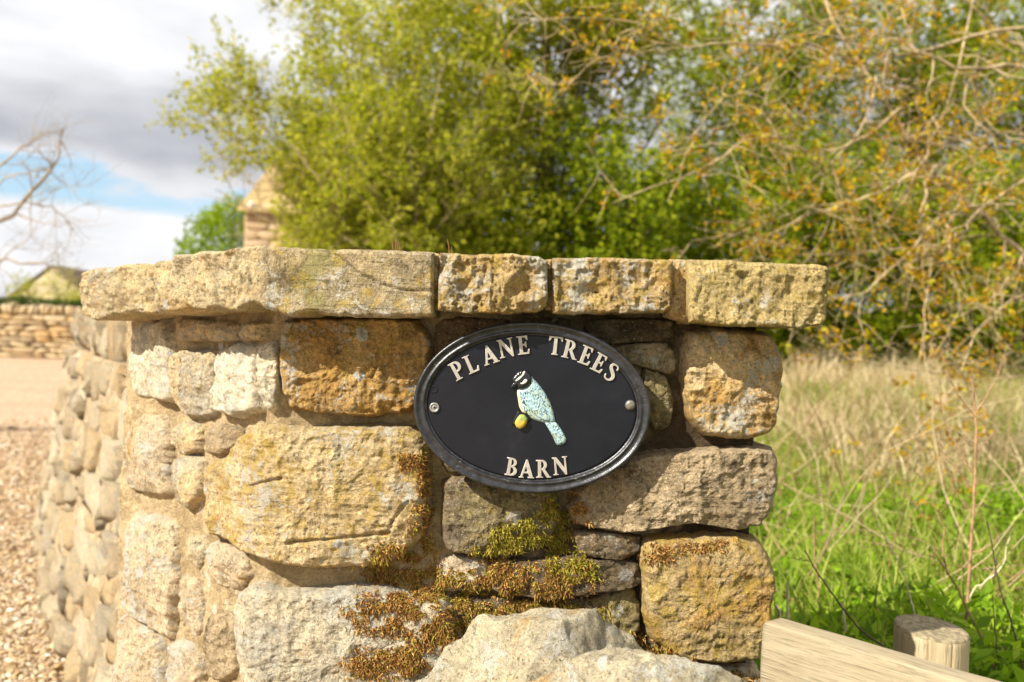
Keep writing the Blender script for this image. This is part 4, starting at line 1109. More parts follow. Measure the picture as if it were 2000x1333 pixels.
def curved_wall():
    root = empty('dry_stone_wall', 'curving pale dry stone wall with upright rounded coping, running back from the pier beside the drive', 'wall')
    ctrl = np.array([(-0.54, 1.80), (-0.80, 2.12), (-1.255, 2.90), (-1.60, 3.50), (-1.96, 4.20), (-2.47, 5.25), (-2.80, 6.15), (-2.92, 7.1), (-2.75, 8.1)])
    P, _ = np.array(ctrl), 0
    t = np.linspace(0, len(P) - 1, 400); tt = np.arange(len(P))
    Q = []
    for s in t:
        i = min(int(s), len(P) - 2); f = s - i; p0, p1, p2, p3 = P[max(i - 1, 0)], P[i], P[i + 1], P[min(i + 2, len(P) - 1)]
        Q.append(0.5 * ((2 * p1) + (-p0 + p2) * f + (2 * p0 - 5 * p1 + 4 * p2 - p3) * f * f + (-p0 + 3 * p1 - 3 * p2 + p3) * f ** 3))
    Q = np.array(Q); d = np.concatenate([[0], np.cumsum(np.linalg.norm(np.diff(Q, axis=0), axis=1))]); Lw = d[-1]
    def pt(s):
        p = np.array([np.interp(s, d, Q[:, 0]), np.interp(s, d, Q[:, 1])]); p2 = np.array([np.interp(s + .02, d, Q[:, 0]), np.interp(s + .02, d, Q[:, 1])]); p1 = np.array([np.interp(s - .02, d, Q[:, 0]), np.interp(s - .02, d, Q[:, 1])])
        T = (p2 - p1); T /= np.linalg.norm(T); return p, T, np.array([T[1], -T[0]])    # normal to the right: the far side
    protos = block_protos('stone', M['wallstone'], 9, 4, .06, .075); TOP = .90; BAT = .13
    # hearting: solid core
    V = []; ks = np.linspace(0, Lw, 80)
    for s in ks:
        p, T, Nn = pt(s)
        for z in np.linspace(-.02, TOP + .02, 12):
            q3 = p + Nn * (.010 + BAT * z / TOP); V.append((*q3, z))
        for z in (TOP + .02, -.02): V.append((*(p + Nn * (.42)), z))
    V = np.array(V); n = 14; F = []
    for i in range(len(ks) - 1):
        for j in range(n): a = i * n + j; b = i * n + (j + 1) % n; F.append((a, b, b + n, a + n))
    F0 = [np.array(F)]
    add_mesh('wall_core', V, F0, M['core'], False, root)
    r = random.Random(4); count = 0; z = 0.0
    courses = []
    while z < TOP - .05:
        h = r.uniform(.085, .125); h = min(h, TOP - z); courses.append((z, h)); z += h
    for z, h in courses:
        s = r.uniform(0, .1)
        while s < Lw - .05:
            ln = r.uniform(.13, .33); p, T, Nn = pt(s + ln / 2); zc = z + h / 2
            if r.random() < .22 and ln < .26:      # two thin stones instead of a thick one
                for kk in (0, 1):
                    c = p + Nn * (.09 + BAT * zc / TOP + r.uniform(-.012, .012)); put('stone', r.choice(protos), (c[0], c[1], z + h * (.27 + .47 * kk)), T, (ln * 1.14, .20, h * .60), root, r.uniform(-.05, .05), r.uniform(-.07, .07)); count += 1
            else:
                c = p + Nn * (.09 + BAT * zc / TOP + r.uniform(-.016, .016)); put('stone', r.choice(protos), (c[0], c[1], zc + r.uniform(-.018, .018)), T, (ln * 1.16, .20, h * r.uniform(1.0, 1.36)), root, r.uniform(-.06, .06), r.uniform(-.14, .14)); count += 1
            s += ln
    s = .06
    while s < Lw - .05:
        w = r.uniform(.085, .15); p, T, Nn = pt(s); c = p + Nn * (.10 + BAT + .10); hh = r.uniform(.17, .21)
        put('coping_stone', r.choice(protos), (c[0], c[1], TOP + .005 + hh / 2 - .01), (Nn[0], Nn[1]), (.36, w * 1.18, hh), root, r.uniform(-.25, -.05), 0.0); s += w
    return count


M['core'] = flat_mat('dark_hearting', (0.34, 0.26, 0.16), .95, .1, .4, 30, .01)
ncw = curved_wall()


def far_wall():
    root = empty('dry_stone_wall', 'distant straight buff dry stone wall across the far end of the gravel drive', 'wall')
    Y0 = 27.0; protos = block_protos('stone', M['farstone'], 6, 3, .1, .06); r = random.Random(8); TOP = 1.18
    V = []
    for x in (-19.0, -3.0):
        for yy, z in ((.08, -.05), (.08, TOP + .02), (.5, TOP + .02), (.5, -.05)): V.append((x, Y0 + yy, z))
    add_mesh('wall_core', V, [np.array([(0, 1, 2, 3), (4, 7, 6, 5), (0, 4, 5, 1), (1, 5, 6, 2), (2, 6, 7, 3), (3, 7, 4, 0)])], M['core'], False, root)
    z = 0.0; n = 0
    while z < TOP - .04:
        h = min(r.uniform(.11, .17), TOP - z); x = -16.2
        while x < -9.5:
            ln = r.uniform(.22, .62); put('stone', r.choice(protos), (x + ln / 2, Y0 + .06 + r.uniform(-.02, .02), z + h / 2), (1, 0), (ln * .99, .3, h * 1.0), root, 0, r.uniform(-.03, .03)); x += ln; n += 1
        z += h
    x = -16.2
    while x < -9.5:
        w = r.uniform(.13, .24); h = r.uniform(.20, .29); put('coping_stone', r.choice(protos), (x + w / 2, Y0 + .2, TOP + h / 2), (1, 0), (w * .9, .45, h), root, 0, r.uniform(-.1, .1)); x += w
    return n


nfw = far_wall()
print('wall stones', ncw, nfw)

# ------------------------------------------------------------------ fence beside the pier
def wood_mat(name, c1, c2, axis_scale, scale=60):
    m, nt, b, out = new_mat(name); q = NB(nt); tc = q.n('ShaderNodeTexCoord')
    mp = q.n('ShaderNodeMapping'); q.l(tc.outputs['Object'], mp.inputs[0]); mp.inputs['Scale'].default_value = axis_scale
    g = q.noise(mp.outputs[0], scale * .5, 7, .7, 1.4); g2 = q.noise(mp.outputs[0], scale * 4, 4, .6, .3)
    c = q.mix(q.ss(g, .35, .65), c1, c2)
    c = q.mix(q.math('MULTIPLY', q.ss(g2, .53, .66), .62), c, tuple(x * .42 for x in c2))
    c = q.mix(q.math('MULTIPLY', q.ss(q.noise(tc.outputs['Object'], 14, 5), .5, .7), .35), c, (0.40, 0.37, 0.24))
    q.l(c, b.inputs['Base Color']); q.l(q.bump(q.math('ADD', g, q.math('MULTIPLY', g2, .5)), 1.0, .0022), b.inputs['Normal'])
    b.inputs['Roughness'].default_value = .8; b.inputs['Specular IOR Level'].default_value = .2
    return m


M['rail_wood'] = wood_mat('weathered_rail', (0.37, 0.30, 0.19), (0.27, 0.215, 0.13), (.06, 1, 1.4), 75)
M['post_wood'] = wood_mat('weathered_post', (0.52, 0.41, 0.25), (0.38, 0.29, 0.17), (1, 1, .10))
M['endgrain'] = flat_mat('weathered_end_grain', (0.26, 0.21, 0.125), .9, .15, .35, 90, .003)
fence = empty('post_and_rail_fence', 'pale weathered wooden rail and round post beside the right edge of the stone pier', 'fence')


def fence_parts():
    a = at(1489, 1216, 1.20); zt = a[2]
    ra, rc = ray(1945, 1350); Yb = (zt - EYE) / rc; bpt = np.array([ra * Yb, Yb, zt])
    d = bpt - a; L0 = np.linalg.norm(d[:2]); d = d / L0; nrm = np.array([-d[1], d[0], 0])   # to the far side
    if nrm[1] < 0: nrm = -nrm
    LEN, W, H = L0 + .55, .042, .135
    n = 160; V = []; prof = []
    for (u, w) in ((0, 0), (.5, 0), (1, 0)): pass
    ring = [(0, -H), (0, -H * .66), (0, -H * .33), (0, -.006), (.002, -.002), (.006, 0), (W * .35, .0), (W * .7, 0), (W - .006, 0), (W - .002, -.002), (W, -.006), (W, -H * .5), (W, -H), (W * .5, -H)]
    k = len(ring)
    for i in range(n + 1):
        s = LEN * i / n
        for (w, h) in ring:
            p = a + d * s + nrm * w + np.array([0, 0, h]); V.append(p)
    V = np.array(V); V += .0022 * np.stack([fbm(V * np.array([8, 8, 25]), 90 + i, 3) for i in range(3)], 1)
    # split and knot near the far end
    F = []
    for i in range(n):
        for j in range(k): a0 = i * k + j; b0 = i * k + (j + 1) % k; F.append((a0, b0, b0 + k, a0 + k))
    F = [np.array(F)]
    e = np.array([np.arange(k)[::-1]]); e2 = np.array([n * k + np.arange(k)])
    ang = math.atan2(d[1], d[0]); R = Matrix.Rotation(ang, 4, 'Z')
    V0 = V - a; Vl = np.array([tuple(R.inverted() @ Vector(p)) for p in V0])
    o = add_mesh('rail', Vl, F + [e, e2], M['rail_wood'], True, fence); o.location = Vector(a.tolist()); o.rotation_euler = (0, 0, ang)
    o.data.polygons.foreach_set('use_smooth', np.ones(len(o.data.polygons), bool))
    # post
    c = at(1819, 1226, 1.56); r = 69 * 1.56 / 1944.4; n = 180; V = []
    an = np.linspace(0, 2 * math.pi, n, endpoint=False)
    rows = [(0.0, 0)] + [(x, 0) for x in (.3, .6, .85, .97)] + [(1.0, -.004)] + [(1.0, -z) for z in np.linspace(.012, c[2] + .02, 26)]
    for s, z in rows:
        rr = r * s * (1 + .012 * np.sin(an * 3 + 1)) - (.008 * np.exp(-((an - 4.27) / .03) ** 2) + .002 * np.exp(-((an - 4.9) / .03) ** 2) if s > .9 else 0)
        V.append(np.stack([c[0] + rr * np.cos(an), c[1] + rr * np.sin(an), np.full(n, c[2] + z) + .006 * s * np.cos(an - 2.2)], 1))
    V = np.concatenate(V); V += .0012 * np.stack([fbm(V * np.array([60, 60, 8]), 95 + i, 3) for i in range(3)], 1)
    F = []
    for i in range(len(rows) - 1):
        a0 = i * n + np.arange(n); b0 = i * n + (np.arange(n) + 1) % n; F.append(np.stack([a0, a0 + n, b0 + n, b0], 1))
    idx = np.concatenate([np.full(n, 1 if i < 5 else 0) for i in range(len(rows) - 1)])
    add_mesh('post', V, [np.concatenate(F)], [M['post_wood'], M['endgrain']], True, fence, matidx=idx, origin=c)
    return c


POST = fence_parts()

# ------------------------------------------------------------------ plants: helpers
def leaves(P, size, rs, D=None, up=.5, aspect=.5, fold=.2):
    """folded diamond leaves at points P -> verts, tris"""
    k = len(P); nrm = rs.normal(0, 1, (k, 3)); nrm[:, 2] += up * 2
    nrm /= np.linalg.norm(nrm, axis=1, keepdims=True)
    d = rs.normal(0, 1, (k, 3)) if D is None else D + rs.normal(0, .6, (k, 3))
    d -= nrm * (d * nrm).sum(1, keepdims=True); d /= np.linalg.norm(d, axis=1, keepdims=True) + 1e-9
    s = np.cross(nrm, d); L = (size * rs.uniform(.6, 1.25, k))[:, None]
    V = np.stack([P, P + d * L * .5 + s * L * aspect * .5 + nrm * L * fold * .4, P + d * L, P + d * L * .5 - s * L * aspect * .5 + nrm * L * fold * .4], 1)
    b = np.arange(k)[:, None] * 4
    return V.reshape(-1, 3), np.concatenate([b + np.array([[0, 1, 2]]), b + np.array([[0, 2, 3]])])


def interp_limb(pts, n, rs, wob):
    P = np.array(pts, float); t = np.linspace(0, len(P) - 1, n); tt = np.arange(len(P)); Q = []
    for s in t:
        i = min(int(s), len(P) - 2); f = s - i; p0, p1, p2, p3 = P[max(i - 1, 0)], P[i], P[i + 1], P[min(i + 2, len(P) - 1)]
        Q.append(0.5 * ((2 * p1) + (-p0 + p2) * f + (2 * p0 - 5 * p1 + 4 * p2 - p3) * f * f + (-p0 + 3 * p1 - 3 * p2 + p3) * f ** 3))
    Q = np.array(Q); e = np.cumsum(rs.normal(0, wob, (n, 3)), 0); e *= np.sin(np.linspace(0, math.pi, n))[:, None] ; return Q + e


def shoot(p, d, L, n, rs, wander, up=0.0):
    out = [p]; d = d / np.linalg.norm(d)
    for i in range(n):
        d = d + rs.normal(0, wander, 3) + np.array([0, 0, up]); d /= np.linalg.norm(d); out.append(out[-1] + d * L / n)
    return np.array(out)


def grow(limbs, rs, r0, L1, n1, L2, n2, wander=.22, up=.03, spread=1.0, lpt=6, yflat=1.0, start=.15, leaf_on_limb=False, r_end=.25, jitterL=.02, limb_r=None):
    tb, lp, ld = [], [], []
    for li, limb in enumerate(limbs):
        rr = limb_r[li] if limb_r else r0
        tb.append((limb, rr, rr * r_end)); T = np.gradient(limb, axis=0); k = len(limb); seglen = np.linalg.norm(np.diff(limb, axis=0), axis=1).sum()
        for c in range(max(1, int(n1 * seglen))):
            f = rs.uniform(start, 1.0); x = f * (k - 1); i = min(int(x), k - 2); p = limb[i] * (1 - x + i) + limb[i + 1] * (x - i)
            t = T[i] / np.linalg.norm(T[i]); d = t * rs.uniform(.3, 1) + rs.normal(0, spread * .6, 3) * np.array([1, yflat, 1]); L = L1 * rs.uniform(.5, 1.2) * (1.15 - .5 * f)
            b = shoot(p, d, L, 6, rs, wander, up); tb.append((b, max(rr * .32 * (1.1 - f * .5), .0016), .0016))
            for c2 in range(int(n2)):
                f2 = rs.uniform(.1, 1); x2 = f2 * 6; i2 = min(int(x2), 5); p2 = b[i2] * (1 - x2 + i2) + b[i2 + 1] * (x2 - i2); t2 = b[i2 + 1] - b[i2]; t2 /= np.linalg.norm(t2)
                d2 = t2 * rs.uniform(.3, 1) + rs.normal(0, spread * .6, 3) * np.array([1, yflat, 1]); b2 = shoot(p2, d2, L2 * rs.uniform(.4, 1.2), 4, rs, wander, up); tb.append((b2, .0016, .0008))
                f3 = rs.uniform(.1, 1, lpt) * 4; i3 = np.minimum(f3.astype(int), 3); fr = (f3 - i3)[:, None]; lp.append(b2[i3] * (1 - fr) + b2[i3 + 1] * fr + rs.normal(0, jitterL, (lpt, 3))); ld.append(b2[i3 + 1] - b2[i3])
            f3 = rs.uniform(.3, 1, lpt) * 6; i3 = np.minimum(f3.astype(int), 5); fr = (f3 - i3)[:, None]; lp.append(b[i3] * (1 - fr) + b[i3 + 1] * fr + rs.normal(0, jitterL, (lpt, 3))); ld.append(b[i3 + 1] - b[i3])
    ld = np.concatenate(ld); ld /= np.linalg.norm(ld, axis=1, keepdims=True) + 1e-9
    return tb, np.concatenate(lp), ld


def volume(boxes, rs):
    """leaf positions spread through rounded lumps; gaps where the clump noise is low"""
    out = []
    for c, rad, n, gap in boxes:
        d = rs.normal(0, 1, (n, 3)); d /= np.linalg.norm(d, axis=1, keepdims=True); r = rs.rand(n) ** .45
        P = np.array(c) + d * (r * (1 + .25 * fbm(d * 2.5 + c[0], 5, 3)))[:, None] * np.array(rad)
        P = P[fbm(P * 1.9, 31, 3) + .35 * vnoise(P * 7, 8) > gap]; out.append(P)
    return np.concatenate(out)


def tree(name, label, cat, group, limbs, seed, bark, leafm, lsize, wob=.03, aspect=.5, sides=4, limb_n=14, trunk=None, trunk_r=.08, crown_name='crown', extra=None, fill=None, trim=None, **kw):
    rs = np.random.RandomState(seed); root = empty(name, label, cat, group)
    Ls = [interp_limb(l, limb_n, rs, wob) for l in limbs]
    tb, lp, ld = grow(Ls, rs, **kw)
    if extra: tb2, lp2, ld2 = extra(rs); tb += tb2; lp = np.concatenate([lp, lp2]); ld = np.concatenate([ld, ld2])
    V, F = tubes(tb, sides); b = add_mesh('branches', V, F, bark, True, root); b['kind'] = 'stuff'
    if trunk is not None:
        V, F = tubes([(interp_limb(t, 20, rs, .01), trunk_r, trunk_r * .55) for t in trunk], 9); add_mesh('trunk', V, F, bark, True, root)
    if trim:
        kp = trim(lp); lp, ld = lp[kp], ld[kp]; tb = [t for t in tb if trim(np.asarray(t[0])[-1:])[0] or t[1] > .008]
    if fill: fp = volume(fill, rs); lp = np.concatenate([lp, fp]); ld = np.concatenate([ld, rs.normal(0, 1, fp.shape)])
    if leafm is not None:
        V, F = leaves(lp, lsize, rs, ld, .5, aspect); c = add_mesh(crown_name, V, [F], leafm, False, root); c['kind'] = 'stuff'
    print(name, 'leaves', len(lp), 'tubes', len(tb))
    return root


M['leaf_willow'] = leaf_mat('willow_leaves', [(0, (0.15, 0.18, 0.008)), (.3, (0.30, 0.33, 0.018)), (.7, (0.44, 0.44, 0.03)), (1, (0.56, 0.50, 0.07))])
M['leaf_olive'] = leaf_mat('olive_leaves', [(0, (0.12, 0.14, 0.006)), (.5, (0.28, 0.29, 0.012)), (1, (0.44, 0.40, 0.03))])
M['leaf_green'] = leaf_mat('bright_hedge_leaves', [(0, (0.09, 0.14, 0.006)), (.4, (0.20, 0.26, 0.010)), (.8, (0.36, 0.40, 0.018)), (1, (0.48, 0.46, 0.03))])
M['leaf_back'] = leaf_mat('mid_green_leaves', [(0, (0.09, 0.12, 0.008)), (.5, (0.24, 0.29, 0.012)), (1, (0.42, 0.42, 0.03))])
M['leaf_bronze'] = leaf_mat('bronze_young_leaves', [(0, (0.24, 0.12, 0.010)), (.4, (0.46, 0.25, 0.014)), (.75, (0.54, 0.36, 0.02)), (1, (0.46, 0.44, 0.03))])
M['leaf_syc'] = leaf_mat('sycamore_leaves', [(0, (0.12, 0.18, 0.008)), (.5, (0.24, 0.33, 0.012)), (1, (0.34, 0.42, 0.02))])
M['leaf_dark'] = leaf_mat('dark_hedge_leaves', [(0, (0.02, 0.04, 0.008)), (.5, (0.04, 0.075, 0.012)), (1, (0.09, 0.13, 0.02))])
M['leaf_pale'] = leaf_mat('hazy_shrub_leaves', [(0, (0.24, 0.23, 0.04)), (.5, (0.40, 0.37, 0.07)), (1, (0.50, 0.45, 0.12))])


def A(px, py, Y): return tuple(at(px, py, Y))


# pale willow left of centre
B0 = A(800, 760, 9.2)
tips = [(400,215,8.8),(448,255,9.4),(440,150,9),(520,130,9.2),(570,280,8.6),(590,60,9.5),(640,400,9),(640,200,8.4),(680,20,9.3),(690,330,8.5),(770,-20,9),(760,150,9.8),(800,280,8.6),(860,-40,9.4),
        (870,120,8.8),(940,30,10),(930,250,9),(980,-60,9.4),(1010,160,9.8),(650,440,8.7),(760,430,8.5),(880,400,8.7),(990,360,9.6),(620,-10,9.6),(720,90,9),(510,205,9.8),(610,300,10),(420,370,9)]
limbs = []
for (x, y, Y) in tips:
    mx = 800 + (x - 800) * .42; my = 700 + (y - 700) * .42 - 60; limbs.append([B0, A(800 + (x - 800) * .18, 640 + (y - 640) * .2, 9.2), A(mx, my, (Y + 9.2) / 2), A(800 + (x - 800) * .75, 700 + (y - 700) * .75 - 30, Y), A(x, y, Y)])
tree('willow_tree', 'large pale yellow green willow left of centre, reaching up to the open sky', 'tree', 'trees behind the pier', limbs, 21, M['bark_pale'], M['leaf_willow'], .058, trim=lambda p: ~((p[:, 0] / p[:, 1] < -.240 + .03 * vnoise(p * 2.5, 4)) & ((p[:, 2] - EYE) / p[:, 1] < .158 + .02 * vnoise(p * 3, 6))),
     fill=[(A(765,330,9.4),(1.0,.9,1.15),15000,-.16),(A(860,230,9.6),(1.1,.9,1.2),13000,-.12),(A(720,420,9.3),(.80,.7,.75),7000,-.1),(A(650,210,9.5),(.62,.6,.75),6500,-.1),(A(900,450,9.5),(1.1,.8,.7),10000,-.2),(A(800,40,9.8),(1.0,.8,.8),9000,-.1)],
     r0=.015, L1=.85, n1=5.5, L2=.34, n2=8, lpt=12, wander=.2, up=.05, start=.28, trunk=[[(B0[0], B0[1], .3), B0]], trunk_r=.09, aspect=.42)
# darker tree with brown trunk
B1 = A(1072, 640, 10.6)
tips = [(1060,-60,10.6),(960,-40,10.2),(1150,-40,10.4),(900,60,10.6),(1180,60,10.8),(980,120,10),(1140,170,10.4),(900,220,10.8),(1010,300,10.2),(1180,240,11),(1240,-20,11),(1290,80,11),(1100,80,10.2),(860,-30,10.8)]
limbs = [[A(1074, 420 + 10 * i, 10.6), A(1074 + (x - 1074) * .25, 330 + (y - 330) * .4, 10.6), A(1074 + (x - 1074) * .65, 300 + (y - 300) * .75, Y), A(x, y, Y)] for i, (x, y, Y) in enumerate(tips)]
tree('alder_tree', 'slender olive leaved tree with a straight brown trunk right of the pale willow', 'tree', 'trees behind the pier', limbs, 22, M['bark_grey'], M['leaf_olive'], .065,
     fill=[(A(1000,80,10.8),(1.2,.8,.8),11000,-.1),(A(1190,30,10.8),(1.1,.8,.7),9000,-.06),(A(960,260,11),(.9,.8,.8),8000,-.05)],
     r0=.02, L1=.8, n1=4.6, L2=.34, n2=6, lpt=12, wander=.2, up=.04, start=.2, trunk=[[(B1[0], 10.6, .3), B1, A(1066, 400, 10.6), A(1078, 250, 10.6), A(1070, 100, 10.6), A(1060, -80, 10.6)]], trunk_r=.085, aspect=.5)
# second thin stem tree between
limbs = [[A(1140, 560, 11.5), A(1130, 400, 11.5), A(1120 + 40 * i, 200 - 40 * i, 11.4), A(1110 + 90 * i, 20 - 60 * i, 11.5)] for i in range(4)]
limbs += [[A(1140, 500, 11.5), A(1180 + 30 * i, 380, 11.4), A(1230 + 60 * i, 250, 11.4), A(1290 + 80 * i, 140 + 20 * i, 11.5)] for i in range(4)]
tree('thin_tree', 'thin leafy tree in the gap just right of the brown trunk', 'tree', 'trees behind the pier', limbs, 23, M['bark_grey'], M['leaf_back'], .06,
     r0=.02, L1=.75, n1=3.8, L2=.35, n2=5, lpt=12, wander=.2, up=.04, start=.25, trunk=[[(A(1140, 700, 11.5)[0], 11.5, .4), A(1140, 560, 11.5)]], trunk_r=.05)
# bright hawthorn shrubs along the hedge line
for i, (cx, Y, wd, topy, lab) in enumerate(((1150, 10.0, 210, 235, 'bright green hawthorn bush just above the two lichened coping stones'), (1330, 11.0, 230, 260, 'bright green bush behind the bare oak twigs at mid height'),
                                            (1540, 11.6, 240, 240, 'lush green bush above the right end of the coping'), (1760, 12.2, 250, 290, 'green bush with dark gaps at its foot behind the meadow'),
                                            (1980, 12.0, 220, 300, 'green bush at the far right edge behind the meadow'), (920, 10.4, 210, 340, 'green undergrowth bush rising just above the middle of the coping'), (740, 10.6, 190, 420, 'low yellow green bush above the corner coping slab, left of the others'))):
    base = A(cx, 690, Y); limbs = []; rr = random.Random(50 + i)
    for k in range(16):
        x = cx + rr.uniform(-1, 1) * wd * .8; y = topy + rr.uniform(0, 1) ** 1.0 * 250 + abs(x - cx) * .25; limbs.append([base, A(cx + (x - cx) * .35, 640 + (y - 640) * .35, Y), A(cx + (x - cx) * .8, 640 + (y - 640) * .7, Y + rr.uniform(-.5, .5)), A(x, y, Y + rr.uniform(-.8, .8))])
    tree('hawthorn_bush', lab, 'bush', 'bushes along the meadow edge', limbs, 60 + i, M['bark_grey'], M['leaf_green'] if i not in (6,) else M['leaf_willow'], .062,
         fill=[(A(cx, 560, Y), (wd/1944*Y*1.05, .9, (620-topy)/1944*Y*.85), 17000, -.2), (A(cx-60, 640, Y+.2), (wd/1944*Y*1.1, .8, .35), 5000, -.5)],
         r0=.012, L1=.55, n1=5.5, L2=.26, n2=6, lpt=9, wander=.25, up=.03, start=.3, aspect=.62, limb_n=10, crown_name='foliage')
# taller back trees on the right
for i, (cx, Y, lab) in enumerate(((1480, 14.0, 'tall mid green tree behind the oak twigs, right of centre'), (1800, 15.0, 'tall mid green tree behind the heavy oak boughs at upper right'), (2080, 14.0, 'tall green tree leaning in at the right edge of the view'))):
    base = A(cx, 660, Y); limbs = []; rr = random.Random(90 + i)
    for k in range(20):
        x = cx + rr.uniform(-1, 1) * 260; y = rr.uniform(-120, 420); limbs.append([A(cx, 560 - 10 * k, Y), A(cx + (x - cx) * .3, 420 + (y - 420) * .5, Y), A(cx + (x - cx) * .75, 360 + (y - 360) * .8, Y + rr.uniform(-.6, .6)), A(x, y, Y + rr.uniform(-1, 1))])
    tree('back_tree', lab, 'tree', 'tall trees behind the oak', limbs, 95 + i, M['bark_grey'], M['leaf_back'], .075,
         fill=[(A(cx, 150, Y), (2.0, 1.2, 1.9), 19000, -.24), (A(cx - 60, 430, Y), (2.2, 1.2, 1.2), 12000, -.2)],
         r0=.025, L1=.95, n1=2.9, L2=.42, n2=6, lpt=12, wander=.22, up=.03, start=.2, aspect=.55, trunk=[[(base[0], Y, .4), base, A(cx - 10, 350, Y), A(cx + 10, 100, Y)]], trunk_r=.12)

# rough hedge closing the far side of the meadow
rsh = np.random.RandomState(15); rooth = empty('overgrown_hedge', 'dark tangled overgrown hedge closing the far edge of the meadow under the bushes', 'hedge')
k = 42000; x = rsh.uniform(-2.5, 15, k); y = 13.2 + rsh.uniform(0, 1.6, k) + .5 * vnoise(np.stack([x * .7, x * 0, x * 0], 1), 3); z = .35 + rsh.rand(k) * (1.15 + .35 * fbm(np.stack([x * .8, x * 0, x * 0], 1), 6, 3))
V, F = leaves(np.stack([x, y, z], 1), .085, rsh, None, .5, .6); o = add_mesh('foliage', V, [F], M['leaf_back'], False, rooth); o['kind'] = 'stuff'
ps = []
for i in range(420):
    x = rsh.uniform(-1.5, 12); y = rsh.uniform(12.6, 14.2); ps.append((shoot(np.array([x, y, .4]), np.array([rsh.normal(0, .6), 0, 1.0]), rsh.uniform(.5, 1.5), 6, rsh, .18, 0), .012, .004))
V, F = tubes(ps, 4); o = add_mesh('stems', V, F, M['bark_grey'], True, rooth); o['kind'] = 'stuff'

# near oak with bronze young leaves
def oak():
    Y = 5.4
    big = [([(2260,1050,5.9),(2130,640,5.8),(2010,490,5.7),(1964,451,5.6),(1878,365,5.5),(1820,307,5.4),(1748,192,5.3),(1695,130,5.3),(1640,40,5.3),(1600,-40,5.3)], .028),
           ([(2260,500,5.9),(2130,180,5.8),(2000,82,5.7),(1940,50,5.6),(1875,-30,5.6)], .024),
           ([(2200,300,5.6),(2000,144,5.2),(1849,139,5.1),(1770,100,5.1),(1690,60,5.0)], .019),
           ([(2120,40,5.5),(1916,62,5.2),(1796,91,5.1),(1720,90,5.0),(1600,60,4.9),(1480,100,4.9)], .014),
           ([(1700,135,5.3),(1580,91,5.0),(1470,108,4.8),(1388,115,4.6),(1306,110,4.5),(1220,62,4.4),(1124,43,4.3),(1000,46,4.2)], .010),
           ([(1306,110,4.5),(1220,77,4.4),(1148,130,4.3),(1100,163,4.3)], .006),
           ([(1760,210,5.3),(1666,274,5.1),(1580,302,5.0),(1460,300,4.9),(1330,355,4.7),(1196,398,4.6)], .011),
           ([(1878,340,5.4),(1820,317,5.2),(1700,365,5.0),(1628,384,5.0),(1560,422,4.9),(1436,494,4.8)], .011),
           ([(2020,400,5.5),(1892,417,5.3),(1820,470,5.1),(1700,557,4.9),(1618,586,4.8),(1520,600,4.7)], .010),
           ([(2060,310,5.5),(2000,345,5.4),(1892,417,5.2),(1820,460,5.1),(1700,480,5.0),(1560,500,4.9)], .012),
           ([(1840,322,5.2),(1822,331,5.0),(1812,420,4.9),(1818,520,4.9),(1812,640,4.8),(1785,740,4.7)], .010),
           ([(1880,380,5.2),(1863,446,5.0),(1862,510,4.9),(1868,600,4.9),(1850,700,4.8)], .007),
           ([(1640,280,5.1),(1614,307,5.0),(1618,380,4.9),(1660,509,4.8),(1670,600,4.8)], .005),
           ([(1548,298,5.0),(1537,310,4.9),(1527,398,4.9),(1505,460,4.9)], .004),
           ([(2100,560,5.4),(1960,590,5.0),(1876,728,4.6),(1800,800,4.4),(1736,890,4.2)], .008),
           ([(2150,840,4.6),(2000,946,4.2),(1900,980,4.0),(1814,1014,3.9),(1720,1061,3.8)], .006),
           ([(2120,660,5.2),(2000,745,4.8),(1900,742,4.7),(1800,735,4.6),(1650,700,4.6)], .007),
           ([(2100,330,5.6),(2000,250,5.4),(1900,240,5.3),(1800,250,5.2),(1700,240,5.1),(1560,210,5.0),(1440,220,4.9)], .010),
           ([(1710,150,5.3),(1690,250,5.1),(1560,390,5.0),(1470,440,4.9),(1350,470,4.8)], .008),
           ([(1900,0,5.5),(1850,200,5.2),(1790,330,5.1),(1740,420,5.0),(1720,520,5.0)], .008),
           ([(1660,80,5.3),(1560,20,5.1),(1460,-20,5.0),(1350,-30,4.9)], .010),
           ([(1500,120,4.9),(1420,170,4.7),(1340,260,4.6),(1290,340,4.6)], .006),
           ([(2230,-100,5.9),(2050,-300,5.7),(1850,-420,5.5)], .02), ([(2220,-300,5.9),(2400,-500,5.8),(2560,-620,5.7)], .025), ([(2240,200,5.9),(2420,60,5.8),(2620,0,5.6)], .025), ([(2210,-600,5.9),(2050,-800,6.1)], .015),
           ([(2050,450,5.3),(1960,520,5.1),(1880,600,5.0),(1760,640,4.9)], .009)]
    return [[A(*p) for p in l] for l, r in big], [r for l, r in big]


ol, orr = oak()
oak_kw = dict(r0=.01, limb_r=[x * .78 for x in orr], L1=.62, n1=7.2, L2=.24, n2=4, lpt=1, wander=.30, up=-.005, start=.12, spread=1.25)
rs_ = np.random.RandomState(33)
root = empty('oak_tree', 'near oak with tangled bare tan twigs and bronze budding leaves filling the upper right', 'tree')
Ls = [interp_limb(l, 20, rs_, .016) for l in ol]
tb, lp, ld = grow(Ls, rs_, **{k: v for k, v in oak_kw.items()})
V, F = tubes(tb, 5); o = add_mesh('branches', V, F, M['bark_pale'], True, root); o['kind'] = 'stuff'
V, F = tubes([(interp_limb([(A(2300, 900, 6.0)[0], 6.0, .3), A(2290, 600, 6.0), A(2240, 250, 5.9), A(2200, -60, 5.9), A(2230, -500, 5.9), A(2190, -900, 5.9)], 30, rs_, .01), .13, .02)], 12); add_mesh('trunk', V, F, M['bark_grey'], True, root)
sel = rs_.rand(len(lp)) < .65; cl = lp[sel]; cl = np.repeat(cl, 8, 0) + rs_.normal(0, .014, (len(cl) * 8, 3))
